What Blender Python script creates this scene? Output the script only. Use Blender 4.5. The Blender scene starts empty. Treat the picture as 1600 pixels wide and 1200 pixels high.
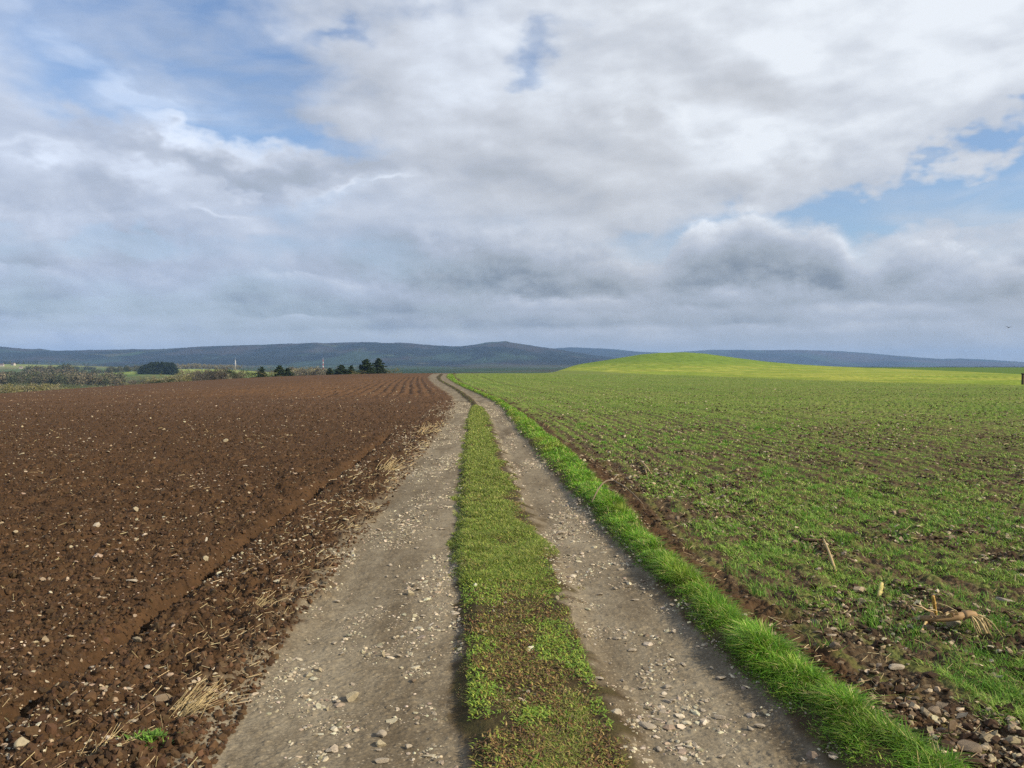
import bpy, math, random
import numpy as np
from mathutils import Vector, Matrix

# ------------------------------------------------------------------ camera, light, exposure
sc = bpy.context.scene
EYE = 1.55
FPX = 1200.0            # focal length in pixels of the 1600 px wide photograph
HORIZON = 575.0
cam_d = bpy.data.cameras.new("camera")
cam = bpy.data.objects.new("camera", cam_d)
sc.collection.objects.link(cam)
cam_d.sensor_width = 36.0
cam_d.lens = 36.0 * FPX / 1600.0
cam_d.clip_start = 0.05
cam_d.clip_end = 30000
cam.location = (0, 0, EYE)
cam.rotation_euler = (math.radians(90) - math.atan((600 - HORIZON) / FPX), 0, 0)
sc.camera = cam
sc.view_settings.view_transform = 'Standard'
sc.view_settings.look = 'None'
sc.view_settings.gamma = 1
sc.view_settings.use_curve_mapping = False
sc.view_settings.exposure = 0.36
sc.cycles.use_denoising = False
try:
    sc.cycles.denoiser = 'OPENIMAGEDENOISE'
    sc.cycles.denoising_input_passes = 'RGB_ALBEDO_NORMAL'
except Exception:
    pass
sc.cycles.max_bounces = 5
sc.cycles.diffuse_bounces = 2
sc.cycles.transparent_max_bounces = 8
sc.cycles.volume_bounces = 0

SUN_EL = math.radians(31)
SUN_AZ = math.radians(113)       # measured from +Y (the view) towards +X
sun_d = bpy.data.lights.new("sun", 'SUN')
sun_d.energy = 5.0
sun_d.angle = math.radians(0.55)
sun_d.color = (1.0, 0.86, 0.64)
sun = bpy.data.objects.new("sun", sun_d)
sc.collection.objects.link(sun)
sdir = Vector((math.sin(SUN_AZ) * math.cos(SUN_EL), math.cos(SUN_AZ) * math.cos(SUN_EL), math.sin(SUN_EL)))
sun.rotation_euler = sdir.to_track_quat('Z', 'Y').to_euler()
sun.location = (60, 0, 40)


# ------------------------------------------------------------------ node helper
class NT:
    def __init__(self, tree):
        self.t = tree
        self.n = tree.nodes
        self.l = tree.links

    def put(self, sock, v):
        if isinstance(v, bpy.types.NodeSocket):
            self.l.new(v, sock)
        elif v is not None:
            if isinstance(v, (tuple, list)) and sock.type == 'RGBA' and len(v) == 3:
                v = (*v, 1.0)
            sock.default_value = v

    def math(self, op, a, b=None, c=None, clamp=False):
        n = self.n.new('ShaderNodeMath'); n.operation = op; n.use_clamp = clamp
        self.put(n.inputs[0], a); self.put(n.inputs[1], b); self.put(n.inputs[2], c)
        return n.outputs[0]

    def vmath(self, op, a, b=None, scale=None):
        n = self.n.new('ShaderNodeVectorMath'); n.operation = op
        self.put(n.inputs[0], a)
        if b is not None: self.put(n.inputs[1], b)
        if scale is not None: self.put(n.inputs['Scale'], scale)
        return n.outputs['Value'] if op in ('LENGTH', 'DOT_PRODUCT', 'DISTANCE') else n.outputs['Vector']

    def sep(self, v):
        n = self.n.new('ShaderNodeSeparateXYZ'); self.put(n.inputs[0], v); return n.outputs

    def comb(self, x, y, z=0.0):
        n = self.n.new('ShaderNodeCombineXYZ')
        self.put(n.inputs[0], x); self.put(n.inputs[1], y); self.put(n.inputs[2], z)
        return n.outputs[0]

    def noise(self, v, scale, detail=4, rough=0.55, dist=0.0, color=False):
        n = self.n.new('ShaderNodeTexNoise')
        self.put(n.inputs['Vector'], v); self.put(n.inputs['Scale'], scale)
        n.inputs['Detail'].default_value = detail; n.inputs['Roughness'].default_value = rough
        n.inputs['Distortion'].default_value = dist
        return n.outputs['Color'] if color else n.outputs['Fac']

    def voro(self, v, scale, feature='F1', out='Distance', rand=1.0):
        n = self.n.new('ShaderNodeTexVoronoi'); n.feature = feature
        self.put(n.inputs['Vector'], v); self.put(n.inputs['Scale'], scale)
        n.inputs['Randomness'].default_value = rand
        return n.outputs if out is None else n.outputs[out]

    def rng(self, v, a, b, c=0.0, d=1.0, smooth=False):
        n = self.n.new('ShaderNodeMapRange')
        n.interpolation_type = 'SMOOTHSTEP' if smooth else 'LINEAR'
        self.put(n.inputs[0], v)
        for i, k in enumerate((a, b, c, d)): self.put(n.inputs[i + 1], k)
        return n.outputs[0]

    def mix(self, f, a, b, mode='MIX'):
        n = self.n.new('ShaderNodeMix'); n.data_type = 'RGBA'; n.blend_type = mode
        self.put(n.inputs[0], f); self.put(n.inputs[6], a); self.put(n.inputs[7], b)
        return n.outputs[2]

    def ramp(self, f, stops):
        n = self.n.new('ShaderNodeValToRGB'); self.put(n.inputs[0], f)
        e = n.color_ramp.elements
        while len(e) > 1: e.remove(e[-1])
        e[0].position = stops[0][0]; e[0].color = (*stops[0][1], 1)
        for p, c in stops[1:]:
            k = e.new(p); k.color = (*c, 1)
        return n.outputs[0]

    def attr(self, name):
        n = self.n.new('ShaderNodeAttribute'); n.attribute_name = name
        return n.outputs


# ------------------------------------------------------------------ sky
world = bpy.data.worlds.new("World")
sc.world = world
world.use_nodes = True
W = NT(world.node_tree)
W.n.clear()
sky = W.n.new('ShaderNodeTexSky')
sky.sky_type = 'NISHITA'
sky.sun_disc = False
sky.sun_elevation = SUN_EL
sky.sun_rotation = SUN_AZ
sky.altitude = 200
sky.air_density = 1.3
sky.dust_density = 0.6
sky.ozone_density = 2.0
D = W.n.new('ShaderNodeTexCoord').outputs['Generated']
dx, dy, dz = W.sep(D)[:3]
az = W.math('ARCTAN2', dx, dy)
el = W.math('ARCSINE', W.math('MAXIMUM', dz, -0.02))
dzp = W.math('ADD', W.math('MAXIMUM', dz, 0.0), 0.15)
plane = W.comb(W.math('DIVIDE', dx, dzp), W.math('DIVIDE', dy, dzp), 3.7)
azel0 = W.comb(az, W.math('MULTIPLY', el, 1.7), 0.3)
wn = W.noise(azel0, 4.0, 5, 0.6, color=True)
wn2 = W.noise(azel0, 14.0, 4, 0.55, color=True)
warp = W.vmath('ADD', W.vmath('SCALE', W.vmath('SUBTRACT', wn, (0.5, 0.5, 0.5)), scale=0.24),
               W.vmath('SCALE', W.vmath('SUBTRACT', wn2, (0.5, 0.5, 0.5)), scale=0.05))
azel = W.vmath('ADD', W.comb(az, el, 0.0), warp)
azel = W.vmath('MULTIPLY', azel, (1, 1, 0))


def px2dir(px, py):
    t = (px - 800) / FPX; e = (HORIZON - py) / FPX
    return math.atan(t), math.atan(e / math.sqrt(1 + t * t))


# (px, py, rx, ry, rotation deg, cloud cover change, brightness change) in photograph pixels, turned into azimuth / elevation
BLOBS = [
    (300, 80, 140, 120, -25, -1.15, 0.0),
    (410, 165, 140, 34, -8, -0.70, 0.0),
    (40, 50, 200, 70, -20, -0.30, 0.16),
    (540, 205, 120, 26, -5, -0.34, 0.0),
    (1600, 288, 280, 28, 5, -1.45, 0.0),
    (1400, 300, 240, 24, 4, -0.65, 0.10),
    (1540, 205, 190, 34, 6, 0.55, 0.10),
    (1350, 212, 60, 8, 0, -0.5, 0.0),
    (822, 118, 40, 24, 0, -0.70, 0.0),
    (860, 80, 70, 22, 0, -0.45, 0.0),
    (540, 60, 50, 18, 0, -0.50, 0.0),
    (1110, 212, 110, 14, -10, -0.45, 0.1),
    (215, 392, 110, 22, 0, -0.50, -0.06),
    (600, 300, 160, 22, 0, -0.25, 0.20),
    (660, 15, 90, 26, 0, -0.35, 0.0),
    (210, 145, 110, 22, -28, 0.35, 0.40),
    (90, 205, 170, 50, -10, 0.1, 0.20),
    (370, 192, 110, 26, 0, 0.7, 0.28),
    (1250, 180, 420, 80, 12, 0.35, 0.12),
    (1150, 260, 240, 40, 14, 0.35, 0.12),
    (1400, 60, 420, 130, 0, 0.5, 0.32),
    (780, 45, 360, 80, 0, 0.25, 0.16),
    (690, 140, 110, 60, 0, 0.3, 0.12),
    (970, 190, 80, 60, 0, 0.3, 0.10),
    (75, 378, 90, 18, 0, 0.5, 0.24),
    (230, 262, 80, 18, 0, 0.3, 0.26),
    (320, 244, 220, 28, 0, 0.8, -0.34),
    (90, 315, 230, 44, 0, 0.5, -0.12),
    (470, 140, 110, 28, 0, 0.4, -0.18),
    (900, 235, 190, 60, 0, 0.4, -0.12),
    (900, 300, 280, 40, 0, 0.4, -0.02),
    (545, 266, 26, 7, 0, 0.1, 0.12),
    (560, 293, 30, 6, 0, 0.1, 0.12),
    (650, 304, 40, 5, 0, 0.1, 0.15),
    (355, 316, 50, 8, 0, 0.2, 0.25),
    (400, 268, 30, 7, 0, 0.2, 0.25),
    (430, 345, 34, 26, 0, 0.3, 0.22),
    (60, 245, 60, 14, 0, 0.2, 0.2),
    (1215, 130, 40, 60, 20, 0.2, 0.16),
]
cover = 0.70
tone = 0.60
for (px, py, rx, ry, rot, dc, dt) in BLOBS:
    a0, e0 = px2dir(px, py)
    v = W.vmath('SUBTRACT', azel, (a0, e0, 0.0))
    x, y, _ = W.sep(v)[:3]
    r = math.radians(rot)
    c, s = math.cos(r), math.sin(r)
    u1 = W.math('MULTIPLY_ADD', x, c / (rx / FPX), W.math('MULTIPLY', y, s / (rx / FPX)))
    v1 = W.math('MULTIPLY_ADD', x, -s / (ry / FPX), W.math('MULTIPLY', y, c / (ry / FPX)))
    q = W.math('MULTIPLY_ADD', u1, u1, W.math('MULTIPLY', v1, v1))
    g = W.math('POWER', 2.718, W.math('MULTIPLY', q, -1.0))
    if dc: cover = W.math('MULTIPLY_ADD', g, dc, cover)
    if dt: tone = W.math('MULTIPLY_ADD', g, dt, tone)

# detail: broken cumulus seen from below, squeezed towards the horizon; relief from the same noise a little higher up
nA = W.noise(plane, 1.4, 7, 0.50, 0.0)
puff0 = W.comb(az, W.math('MULTIPLY', el, 2.0), 1.0)
pA = W.noise(puff0, 5.5, 5, 0.46, 0.15)
pB = W.noise(W.vmath('ADD', puff0, (0.02, 0.05, 0)), 5.5, 5, 0.46, 0.15)
fine = W.noise(puff0, 15.0, 6, 0.50, 0.1)
fineB = W.noise(W.vmath('ADD', puff0, (0.006, 0.016, 0)), 15.0, 6, 0.50, 0.1)
relief = W.math('ADD', W.math('MULTIPLY', W.math('SUBTRACT', pA, pB), 0.75), W.math('MULTIPLY', W.math('SUBTRACT', fine, fineB), 0.32))
stre = W.noise(W.comb(W.math('MULTIPLY', az, 2.2), W.math('MULTIPLY', el, 22.0), 5.0), 1.3, 5, 0.5, 0.3)
cir = W.noise(W.comb(W.math('MULTIPLY_ADD', el, 1.2, W.math('MULTIPLY', az, 1.6)), W.math('MULTIPLY_ADD', az, -0.8, W.math('MULTIPLY', el, 6.0)), 2.0), 2.6, 7, 0.52, 0.5)
cov = W.math('ADD', cover, W.math('MULTIPLY', W.math('SUBTRACT', nA, 0.5), 0.9))
cov = W.math('ADD', cov, W.math('MULTIPLY', W.math('SUBTRACT', pA, 0.5), 0.8))
cov = W.math('ADD', cov, W.math('MULTIPLY', W.math('SUBTRACT', fine, 0.5), 0.45))
cov = W.rng(cov, -0.05, 0.90, 0.0, 1.0, True)
ton = W.math('ADD', tone, relief)
ton = W.math('ADD', ton, W.math('MULTIPLY', W.math('SUBTRACT', pA, 0.5), 0.30))
ton = W.math('ADD', ton, W.math('MULTIPLY', W.math('SUBTRACT', nA, 0.5), 0.30))


def az_curve(pts):
    """elevation (radians) as a curve over azimuth, from photograph pixels"""
    n = W.n.new('ShaderNodeFloatCurve')
    q = [px2dir(a, b) for a, b in pts]
    cu = n.mapping.curves[0]
    P = [(q_[0] / 1.6 + 0.5, q_[1] / 0.5) for q_ in q]
    cu.points[0].location = P[0]; cu.points[1].location = P[-1]
    for p in P[1:-1]:
        cu.points.new(*p)
    for k in cu.points: k.handle_type = 'AUTO'
    n.mapping.update()
    W.put(n.inputs['Value'], W.math('MULTIPLY_ADD', az, 1 / 1.6, 0.5))
    return W.math('MULTIPLY', n.outputs[0], 0.5)


def bank(col_t, col_c, pts, rough, soft, top_t, base_t, depth, opac=1.0, seed=0.0):
    """a bank of cumulus: ragged bright top, darker towards its base"""
    e1 = W.noise(W.comb(az, W.math('MULTIPLY', el, 1.5), seed), 7.0, 6, 0.50, 0.1)
    e2 = W.noise(W.comb(W.math('ADD', az, 0.012), W.math('MULTIPLY_ADD', el, 1.5, 0.03), seed), 7.0, 6, 0.50, 0.1)
    f1 = W.noise(W.comb(az, W.math('MULTIPLY', el, 1.5), seed), 26.0, 8, 0.62, 0.3)
    f2 = W.noise(W.comb(W.math('ADD', az, 0.004), W.math('MULTIPLY_ADD', el, 1.5, 0.009), seed), 26.0, 8, 0.62, 0.3)
    var = W.noise(W.comb(az, 0.0, seed), 6.0, 3, 0.5)
    top = W.math('ADD', az_curve(pts), W.math('MULTIPLY', W.math('SUBTRACT', e1, 0.5), rough))
    top = W.math('ADD', top, W.math('MULTIPLY', W.math('SUBTRACT', f1, 0.5), rough * 0.55))
    d = W.math('SUBTRACT', top, el)
    m = W.math('MULTIPLY', W.rng(d, 0.0, W.math('MULTIPLY', W.rng(var, 0.35, 0.65, 0.6, 5.0), soft), 0.0, 1.0, True), opac)
    t = W.rng(d, 0.0, depth, top_t, base_t, True)
    t = W.math('ADD', t, W.math('MULTIPLY', W.math('SUBTRACT', e1, e2), 1.3))
    t = W.math('ADD', t, W.math('MULTIPLY', W.math('SUBTRACT', f1, f2), 0.55))
    t = W.math('ADD', t, W.math('MULTIPLY', W.math('SUBTRACT', e1, 0.5), 0.75))
    t = W.math('ADD', t, W.math('MULTIPLY', W.math('SUBTRACT', var, 0.5), 0.5))
    nt = W.math('ADD', W.math('MULTIPLY', col_t, W.math('SUBTRACT', 1.0, m)), W.math('MULTIPLY', t, m))
    nc = W.math('MAXIMUM', col_c, m)
    return nt, nc


ton, cov = bank(ton, cov, [(-250, 260), (60, 268), (130, 262), (230, 290), (330, 300), (420, 330), (520, 380), (700, 400), (1850, 430)],
                0.05, 0.020, 0.62, 0.42, 0.09, W.rng(az, -0.25, -0.45, 0.0, 0.75, True), 21.0)
ton, cov = bank(ton, cov, [(-250, 330), (100, 350), (330, 380), (470, 360), (560, 335), (700, 330), (850, 340), (940, 350), (1005, 372), (1060, 352), (1110, 334), (1170, 312),
                           (1250, 318), (1310, 345), (1345, 366), (1400, 342), (1470, 355), (1540, 372), (1610, 340), (1850, 350)], 0.070, 0.012,
                W.rng(az, -0.2, 0.25, 0.44, 0.95, True), W.rng(az, -0.5, 0.1, 0.28, 0.12), 0.090, W.rng(az, -0.45, 0.05, 0.35, 1.0, True), 3.0)
ton, cov = bank(ton, cov, [(-250, 405), (0, 400), (100, 412), (170, 440), (230, 420), (300, 426), (370, 405), (450, 424), (640, 440), (900, 458), (1060, 446), (1180, 440), (1330, 448), (1450, 424), (1560, 404), (1650, 410), (1850, 430)],
                0.045, 0.007, W.rng(az, -0.5, 0.5, 0.70, 0.74), 0.10, 0.048, W.rng(az, -0.6, 0.4, 0.80, 0.90), 7.0)
ton, cov = bank(ton, cov, [(-250, 488), (200, 486), (420, 492), (700, 482), (1000, 478), (1300, 470), (1500, 466), (1850, 470)],
                0.024, 0.005, 0.66, 0.22, 0.026, 0.85, 11.0)
ton, cov = bank(ton, cov, [(-250, 512), (200, 508), (420, 514), (700, 508), (1000, 506), (1300, 500), (1500, 496), (1850, 498)],
                0.016, 0.004, 0.60, 0.42, 0.03, 0.80, 15.0)
hz = W.rng(el, 0.0, 0.15, 1.0, 0.0, True)       # close to the horizon: flat layers
ton = W.math('ADD', ton, W.math('MULTIPLY', W.math('MULTIPLY', W.math('SUBTRACT', stre, 0.5), hz), 0.85))
ccol = W.ramp(ton, [(0.0, (0.205, 0.235, 0.275)), (0.25, (0.330, 0.360, 0.400)), (0.5, (0.425, 0.455, 0.52)),
                    (0.75, (0.565, 0.585, 0.635)), (1.0, (0.76, 0.78, 0.82))])
warmn = W.noise(azel0, 3.0, 4, 0.5)
ccol = W.mix(1.0, ccol, (0.985, 1.01, 1.02), 'MULTIPLY')
ccol = W.mix(W.math('MULTIPLY', W.rng(warmn, 0.44, 0.62, 0.0, 0.5), W.rng(ton, 0.9, 0.6)), ccol, W.mix(1.0, ccol, (1.04, 0.98, 0.89), 'MULTIPLY'))
ccol = W.mix(W.rng(az, 0.15, -0.45, 0.0, 0.8), ccol, W.mix(1.0, ccol, (0.94, 1.0, 1.12), 'MULTIPLY'))
# air in front of the clouds close to the horizon
air = W.rng(el, 0.0, 0.12, 0.55, 0.0, True)
ccol = W.mix(air, ccol, W.mix(W.rng(az, -0.5, 0.3), (0.40, 0.475, 0.62), (0.46, 0.475, 0.485)))
blue = W.mix(1.0, sky.outputs[0], (0.98, 1.04, 1.22), 'MULTIPLY')
bgs = W.n.new('ShaderNodeBackground'); W.put(bgs.inputs[0], blue); bgs.inputs[1].default_value = 0.092
bgc = W.n.new('ShaderNodeBackground'); W.put(bgc.inputs[0], ccol); bgc.inputs[1].default_value = 0.90
# thin cirrus over the blue gaps as well
veil = W.rng(cir, 0.38, 0.68, 0.03, 0.62, True)
covf = W.math('MAXIMUM', cov, veil)
mixs = W.n.new('ShaderNodeMixShader'); W.put(mixs.inputs[0], covf)
W.l.new(bgs.outputs[0], mixs.inputs[1]); W.l.new(bgc.outputs[0], mixs.inputs[2])
wo = W.n.new('ShaderNodeOutputWorld'); W.l.new(mixs.outputs[0], wo.inputs[0])
world.cycles.sampling_method = 'MANUAL'
world.cycles.sample_map_resolution = 512

# ------------------------------------------------------------------ numpy noise
rs = np.random.RandomState(7)
random.seed(7)
F = np.float32


def hsh(ix, iy, seed):
    h = (ix.astype(np.int64) * 374761393 + iy.astype(np.int64) * 668265263 + seed * 1442695041) & 0xFFFFFFFF
    h = ((h ^ (h >> 13)) * 1274126177) & 0xFFFFFFFF
    h = (h ^ (h >> 16))
    return (h & 0xFFFFFF).astype(F) / F(0xFFFFFF)


def vn(x, y, seed=0):
    ix = np.floor(x); iy = np.floor(y)
    fx = (x - ix).astype(F); fy = (y - iy).astype(F)
    fx = fx * fx * (3 - 2 * fx); fy = fy * fy * (3 - 2 * fy)
    ix = ix.astype(np.int64); iy = iy.astype(np.int64)
    a = hsh(ix, iy, seed); b = hsh(ix + 1, iy, seed); c = hsh(ix, iy + 1, seed); d = hsh(ix + 1, iy + 1, seed)
    return (a + (b - a) * fx) * (1 - fy) + (c + (d - c) * fx) * fy


def fbm(x, y, oct=4, seed=0, gain=0.5):
    s = 0; a = 1.0; t = 0
    for i in range(oct):
        c_, s_ = math.cos(0.6 + 1.3 * i), math.sin(0.6 + 1.3 * i)
        s = s + a * vn((x * c_ - y * s_) * 2 ** i + 17.3 * i, (x * s_ + y * c_) * 2 ** i - 9.1 * i, seed + i * 31); t += a; a *= gain
    return s / t


def lumps(x, y, cell, seed, dens=0.8):
    """hemispherical clods on a jittered grid: height in units of cell"""
    u = x / cell; v = y / cell
    iu = np.floor(u).astype(np.int64); iv = np.floor(v).astype(np.int64)
    best = np.zeros(x.shape, F)
    for a in (-1, 0, 1):
        for b in (-1, 0, 1):
            cu = iu + a; cv = iv + b
            jx = hsh(cu, cv, seed); jy = hsh(cu, cv, seed + 1); rr = hsh(cu, cv, seed + 2); e = hsh(cu, cv, seed + 3)
            r = 0.25 + 0.55 * rr * rr
            ddx = (u - cu - jx); ddy = (v - cv - jy)
            ddx = ddx * (0.75 + 0.5 * e)
            q = (r * r - ddx * ddx - ddy * ddy)
            h = np.sqrt(np.maximum(q, 0)) * 0.75
            h = np.where(e < dens, h, 0)
            best = np.maximum(best, h)
    return best


def sst(a, b, x):
    t = np.clip((x - a) / (b - a), 0, 1)
    return t * t * (3 - 2 * t)


# ------------------------------------------------------------------ terrain
def zc(Y):      # the rise the track runs over
    Y = np.asarray(Y, dtype=np.float64)
    return 0.30 * sst(40, 170, Y) - 0.00016 * np.maximum(Y - 172, 0) ** 2


def rowpy(Y):
    return HORIZON + FPX * (EYE - 0.30 * sst(40, 170, Y)) / Y


def edge(tab):
    tab = sorted(tab)
    py = np.array([t[0] for t in tab], float); px = np.array([t[1] for t in tab], float)
    YY = np.concatenate([np.linspace(0.9, 3, 20), 1 / np.linspace(1 / 3.0, 1 / 165.0, 500)])
    p = rowpy(YY)
    # beyond the last control point below the frame keep the last slope
    q = np.interp(p, py, px)
    sl = (px[-1] - px[-2]) / (py[-1] - py[-2])
    q = np.where(p > py[-1], px[-1] + (p - py[-1]) * sl, q)
    xx = (q - 800) / FPX * YY
    k = np.ones(5) / 5
    xs = np.convolve(xx, k, 'same'); xs[:3] = xx[:3]; xs[-3:] = xx[-3:]

    def f(Y):
        Y = np.asarray(Y, dtype=np.float64)
        r = np.interp(Y, YY, xs)
        e = (xs[-1] - xs[-30]) / (YY[-1] - YY[-30])
        r = np.where(Y > YY[-1], xs[-1] + (Y - YY[-1]) * e * 0.3, r)
        r = np.where(Y < YY[0], xs[0], r)
        return r
    return f


EL_ = edge([(1200, 268), (1100, 334), (1000, 402), (880, 503), (820, 560), (760, 605), (690, 665), (651, 700), (629, 711), (616, 701), (602, 681), (592, 671), (587, 671), (584, 677)])
EML = edge([(1200, 732), (1100, 727), (1000, 724), (900, 714), (860, 713), (760, 721), (700, 727), (649, 732), (632, 738), (625, 731), (608, 711), (595, 687), (589, 682), (584, 688)])
EMR = edge([(1200, 975), (1100, 942), (1000, 906), (880, 858), (760, 803), (700, 778), (655, 764), (640, 756), (634, 747), (623, 738), (610, 719), (601, 704), (593, 688), (584, 692)])
ER_ = edge([(1200, 1315), (1100, 1215), (1000, 1105), (880, 995), (800, 918), (730, 856), (668, 806), (640, 787), (625, 768), (612, 740), (601, 716), (592, 701), (586, 697), (584, 701)])
EV_ = edge([(1200, 1455), (1130, 1352), (1030, 1226), (930, 1110), (860, 1032), (760, 942), (710, 897), (675, 848), (651, 822), (636, 797), (625, 781), (614, 752), (595, 714), (584, 707)])

SKY_X = [-200, 0, 20, 40, 62, 85, 120, 200, 260, 300, 340, 400, 460, 520, 560, 600, 640, 680, 720, 740, 765, 790, 820, 870, 900, 950, 1000, 1060, 1200, 1800]
SKY_Y = [546, 543, 545, 546.5, 546, 549, 549, 547, 546, 543, 541, 540, 538, 537, 536, 536.5, 537, 541, 542, 540, 536, 535.5, 539, 546, 551, 558, 566, 574, 580, 580]
BACK_X = [-200, 600, 840, 890, 920, 960, 1000, 1040, 1080, 1110, 1200, 1240, 1280, 1310, 1350, 1400, 1440, 1470, 1500, 1540, 1570, 1600, 1800]
BACK_Y = [560, 556, 547, 543, 544, 546, 550, 551.5, 549, 547, 547.5, 547, 548, 549, 551.5, 556, 559, 561, 560.5, 562, 564, 566, 570]


HILL_X = [780, 820, 850, 900, 950, 1000, 1030, 1070, 1100, 1150, 1200, 1250, 1300, 1350, 1900]
HILL_Y = [586, 580, 576, 570, 562.5, 554.5, 552, 551, 553, 559.5, 565.5, 569.5, 572.5, 574, 574]


def H_big(x, Y):
    """large shapes of the land, metres"""
    x = np.asarray(x, dtype=np.float64); Y = np.asarray(Y, dtype=np.float64)
    Ys = np.maximum(Y, 0.5)
    t = x / np.maximum(Y, 1.0)
    s = np.maximum(EL_(np.clip(Y, 1, 170)) - x, 0)
    near = zc(np.maximum(Y, 0)) - 0.00050 * (1 + 0.45 * sst(25, 75, s)) * s ** 2.0 * sst(8, 40, Y + 8)
    near = np.maximum(near, -16)
    # gentle rise to the right and the green hill
    sr = sst(0.0, 26, x - EV_(np.clip(Y, 1, 170)))
    right = 0.30 * sst(40, 170, Ys) - 0.00016 * np.maximum(Y - 172, 0) ** 2 * (1 - sst(0.015, 0.09, t))
    pxh = t * FPX + 800
    zcr = EYE + 400 * (HORIZON - np.interp(pxh, HILL_X, HILL_Y)) / FPX
    zcr = zcr * np.interp(t, [0.0, 0.03, 0.06], [0.0, 0.5, 1.0])
    rampY = sst(140, 400, Y) ** 1.25 * np.where(Y > 400, np.maximum(0, 1 - ((Y - 400) / 240) ** 2), 1)
    hill = (zcr - 0.30) * rampY * sst(0.0, 0.03, t)
    right = np.where(x > EV_(np.clip(Y, 1, 170)), np.maximum(right, -14) + hill, near)
    near = near * (1 - sr) + right * sr
    # valley
    zv = np.interp(Ys, [250, 450, 600, 800, 1000, 1500, 2500, 3200], [-9.5, -11.2, -12.5, -13.5, -12.0, -6.0, 2.0, 8.0])
    zv = zv + 3.5 * (fbm(x / 260 + 3, Y / 300, 3, 5) - 0.5) * sst(300, 700, Y)
    # low hill with the pale green field, left
    zv = zv + 11.5 * np.exp(-((x + 430) / 130) ** 2 - ((Y - 1020) / 170) ** 2)
    zv = zv + 14 * np.exp(-((x + 1180) / 260) ** 2 - ((Y - 1750) / 330) ** 2)
    zv = np.where(t > 0.05, np.minimum(zv, zv), zv)
    w = sst(230, 430, Y) * (1 - sst(0.0, 0.06, t)) + sst(560, 900, Y) * sst(0.0, 0.06, t)
    z = near * (1 - w) + zv * w
    # ridges
    px = t * FPX + 800
    e1 = (HORIZON - np.interp(px, SKY_X, SKY_Y)) / FPX
    e2 = (HORIZON - np.interp(px, BACK_X, BACK_Y)) / FPX
    n1 = fbm(x / 700, Y / 500, 4, 11) - 0.5
    c1 = 4600.0
    p1 = sst(0, 1, np.clip((Y - 2700) / (c1 - 2700), 0, 1)) ** 1.15
    p1 = np.where(Y > c1, np.clip(1 - ((Y - c1) / 1500) ** 2, 0, 1), p1)
    z1 = c1 * e1 + EYE
    rav = np.abs(fbm(x / 300, Y / 900, 4, 13) - 0.5) * 2
    r1 = z1 * p1 * (1 + (0.9 * n1 - 0.55 * (rav - 0.2)) * (1 - np.abs(p1) ** 4))
    c2 = 7400.0
    p2 = sst(0, 1, np.clip((Y - 5200) / (c2 - 5200), 0, 1))
    p2 = np.where(Y > c2, np.clip(1 - ((Y - c2) / 2600) ** 2, 0, 1), p2)
    z2 = c2 * e2 + EYE
    r2 = z2 * p2 * (1 + 0.5 * n1 * (1 - p2))
    wr = sst(2600, 3000, Y)
    zr = np.maximum(r1, r2) + np.interp(Y, [2500, 3200, 4600], [2.0, 5.0, 0.0])
    z = z * (1 - wr) + np.maximum(zr, z * 0 + 2.0) * wr
    return z


def H_small(x, Y):
    """ruts, banks, clods; only matters near"""
    x = np.asarray(x, dtype=np.float64); Y = np.asarray(Y, dtype=np.float64)
    Yc = np.clip(Y, 1, 165)
    n = (fbm(x * 1.3, Y * 1.3, 4, 21) - 0.5)
    l, ml, mr, r, v = EL_(Yc) + n * 0.5, EML(Yc) + n * 0.12, EMR(Yc) + n * 0.16, ER_(Yc) + n * 0.12, EV_(Yc) + n * 0.18
    fade = 1 - sst(60, 160, Y)
    z = np.zeros(x.shape)
    und = (fbm(x * 0.6, Y * 0.6, 3, 41) - 0.5) * 0.08
    z += und * fade
    trk = sst(-0.05, 0.25, x - l) * (1 - sst(-0.15, 0.05, x - r))
    z -= 0.035 * trk * fade
    mid = sst(-0.05, 0.10, x - ml) * (1 - sst(-0.05, 0.18, x - mr))
    z += 0.06 * mid * fade
    vg = sst(-0.08, 0.15, x - r) * (1 - sst(-0.10, 0.12, x - v))
    z += 0.055 * vg * fade
    bare = sst(-0.02, 0.15, x - v)
    z -= 0.05 * bare * fade
    # furrow left by a wheel parallel to the track, left field
    gx = -2.08 - 0.042 * Y + 0.05 * (fbm(Y * 0.8, Y * 0 + 1, 2, 3) - 0.5)
    gr = np.exp(-((x - gx) / 0.065) ** 2) * sst(1, 3, Y) * (1 - sst(15, 19, Y))
    z -= 0.14 * gr * (0.6 + 0.8 * fbm(Y * 1.7, x * 0, 2, 9))
    z += 0.012 * np.exp(-((x - gx - 0.24) / 0.13) ** 2) * (1 - sst(15, 19, Y))
    # ploughed rows near the crest
    lat = l - x
    rows = np.sin((lat + 0.25 * (fbm(x * 0.3, Y * 0.1, 3, 18) - 0.5)) * 2 * math.pi / 0.62) * sst(36, 50, Y) * sst(0.3, 1, lat) * (1 - sst(12, 22, lat)) * 0.062 * (0.5 + fbm(x * 0.5, Y * 0.12, 3, 19))
    z += rows
    # drill rows in the crop, right
    lat2 = x - v
    z += np.sin((lat2 + 0.12 * n) * 2 * math.pi / 0.30) * 0.010 * sst(0.3, 0.8, lat2) * (1 - sst(35, 50, Y))
    z += np.sin(lat2 * 2 * math.pi / 1.5) * 0.03 * sst(0.3, 0.8, lat2) * sst(15, 30, Y) * (1 - sst(120, 160, Y))
    return z, dict(l=l, ml=ml, mr=mr, r=r, v=v, gr=gr, n=n)


def H0(x, Y):
    return H_big(x, Y) + H_small(x, Y)[0]


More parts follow.
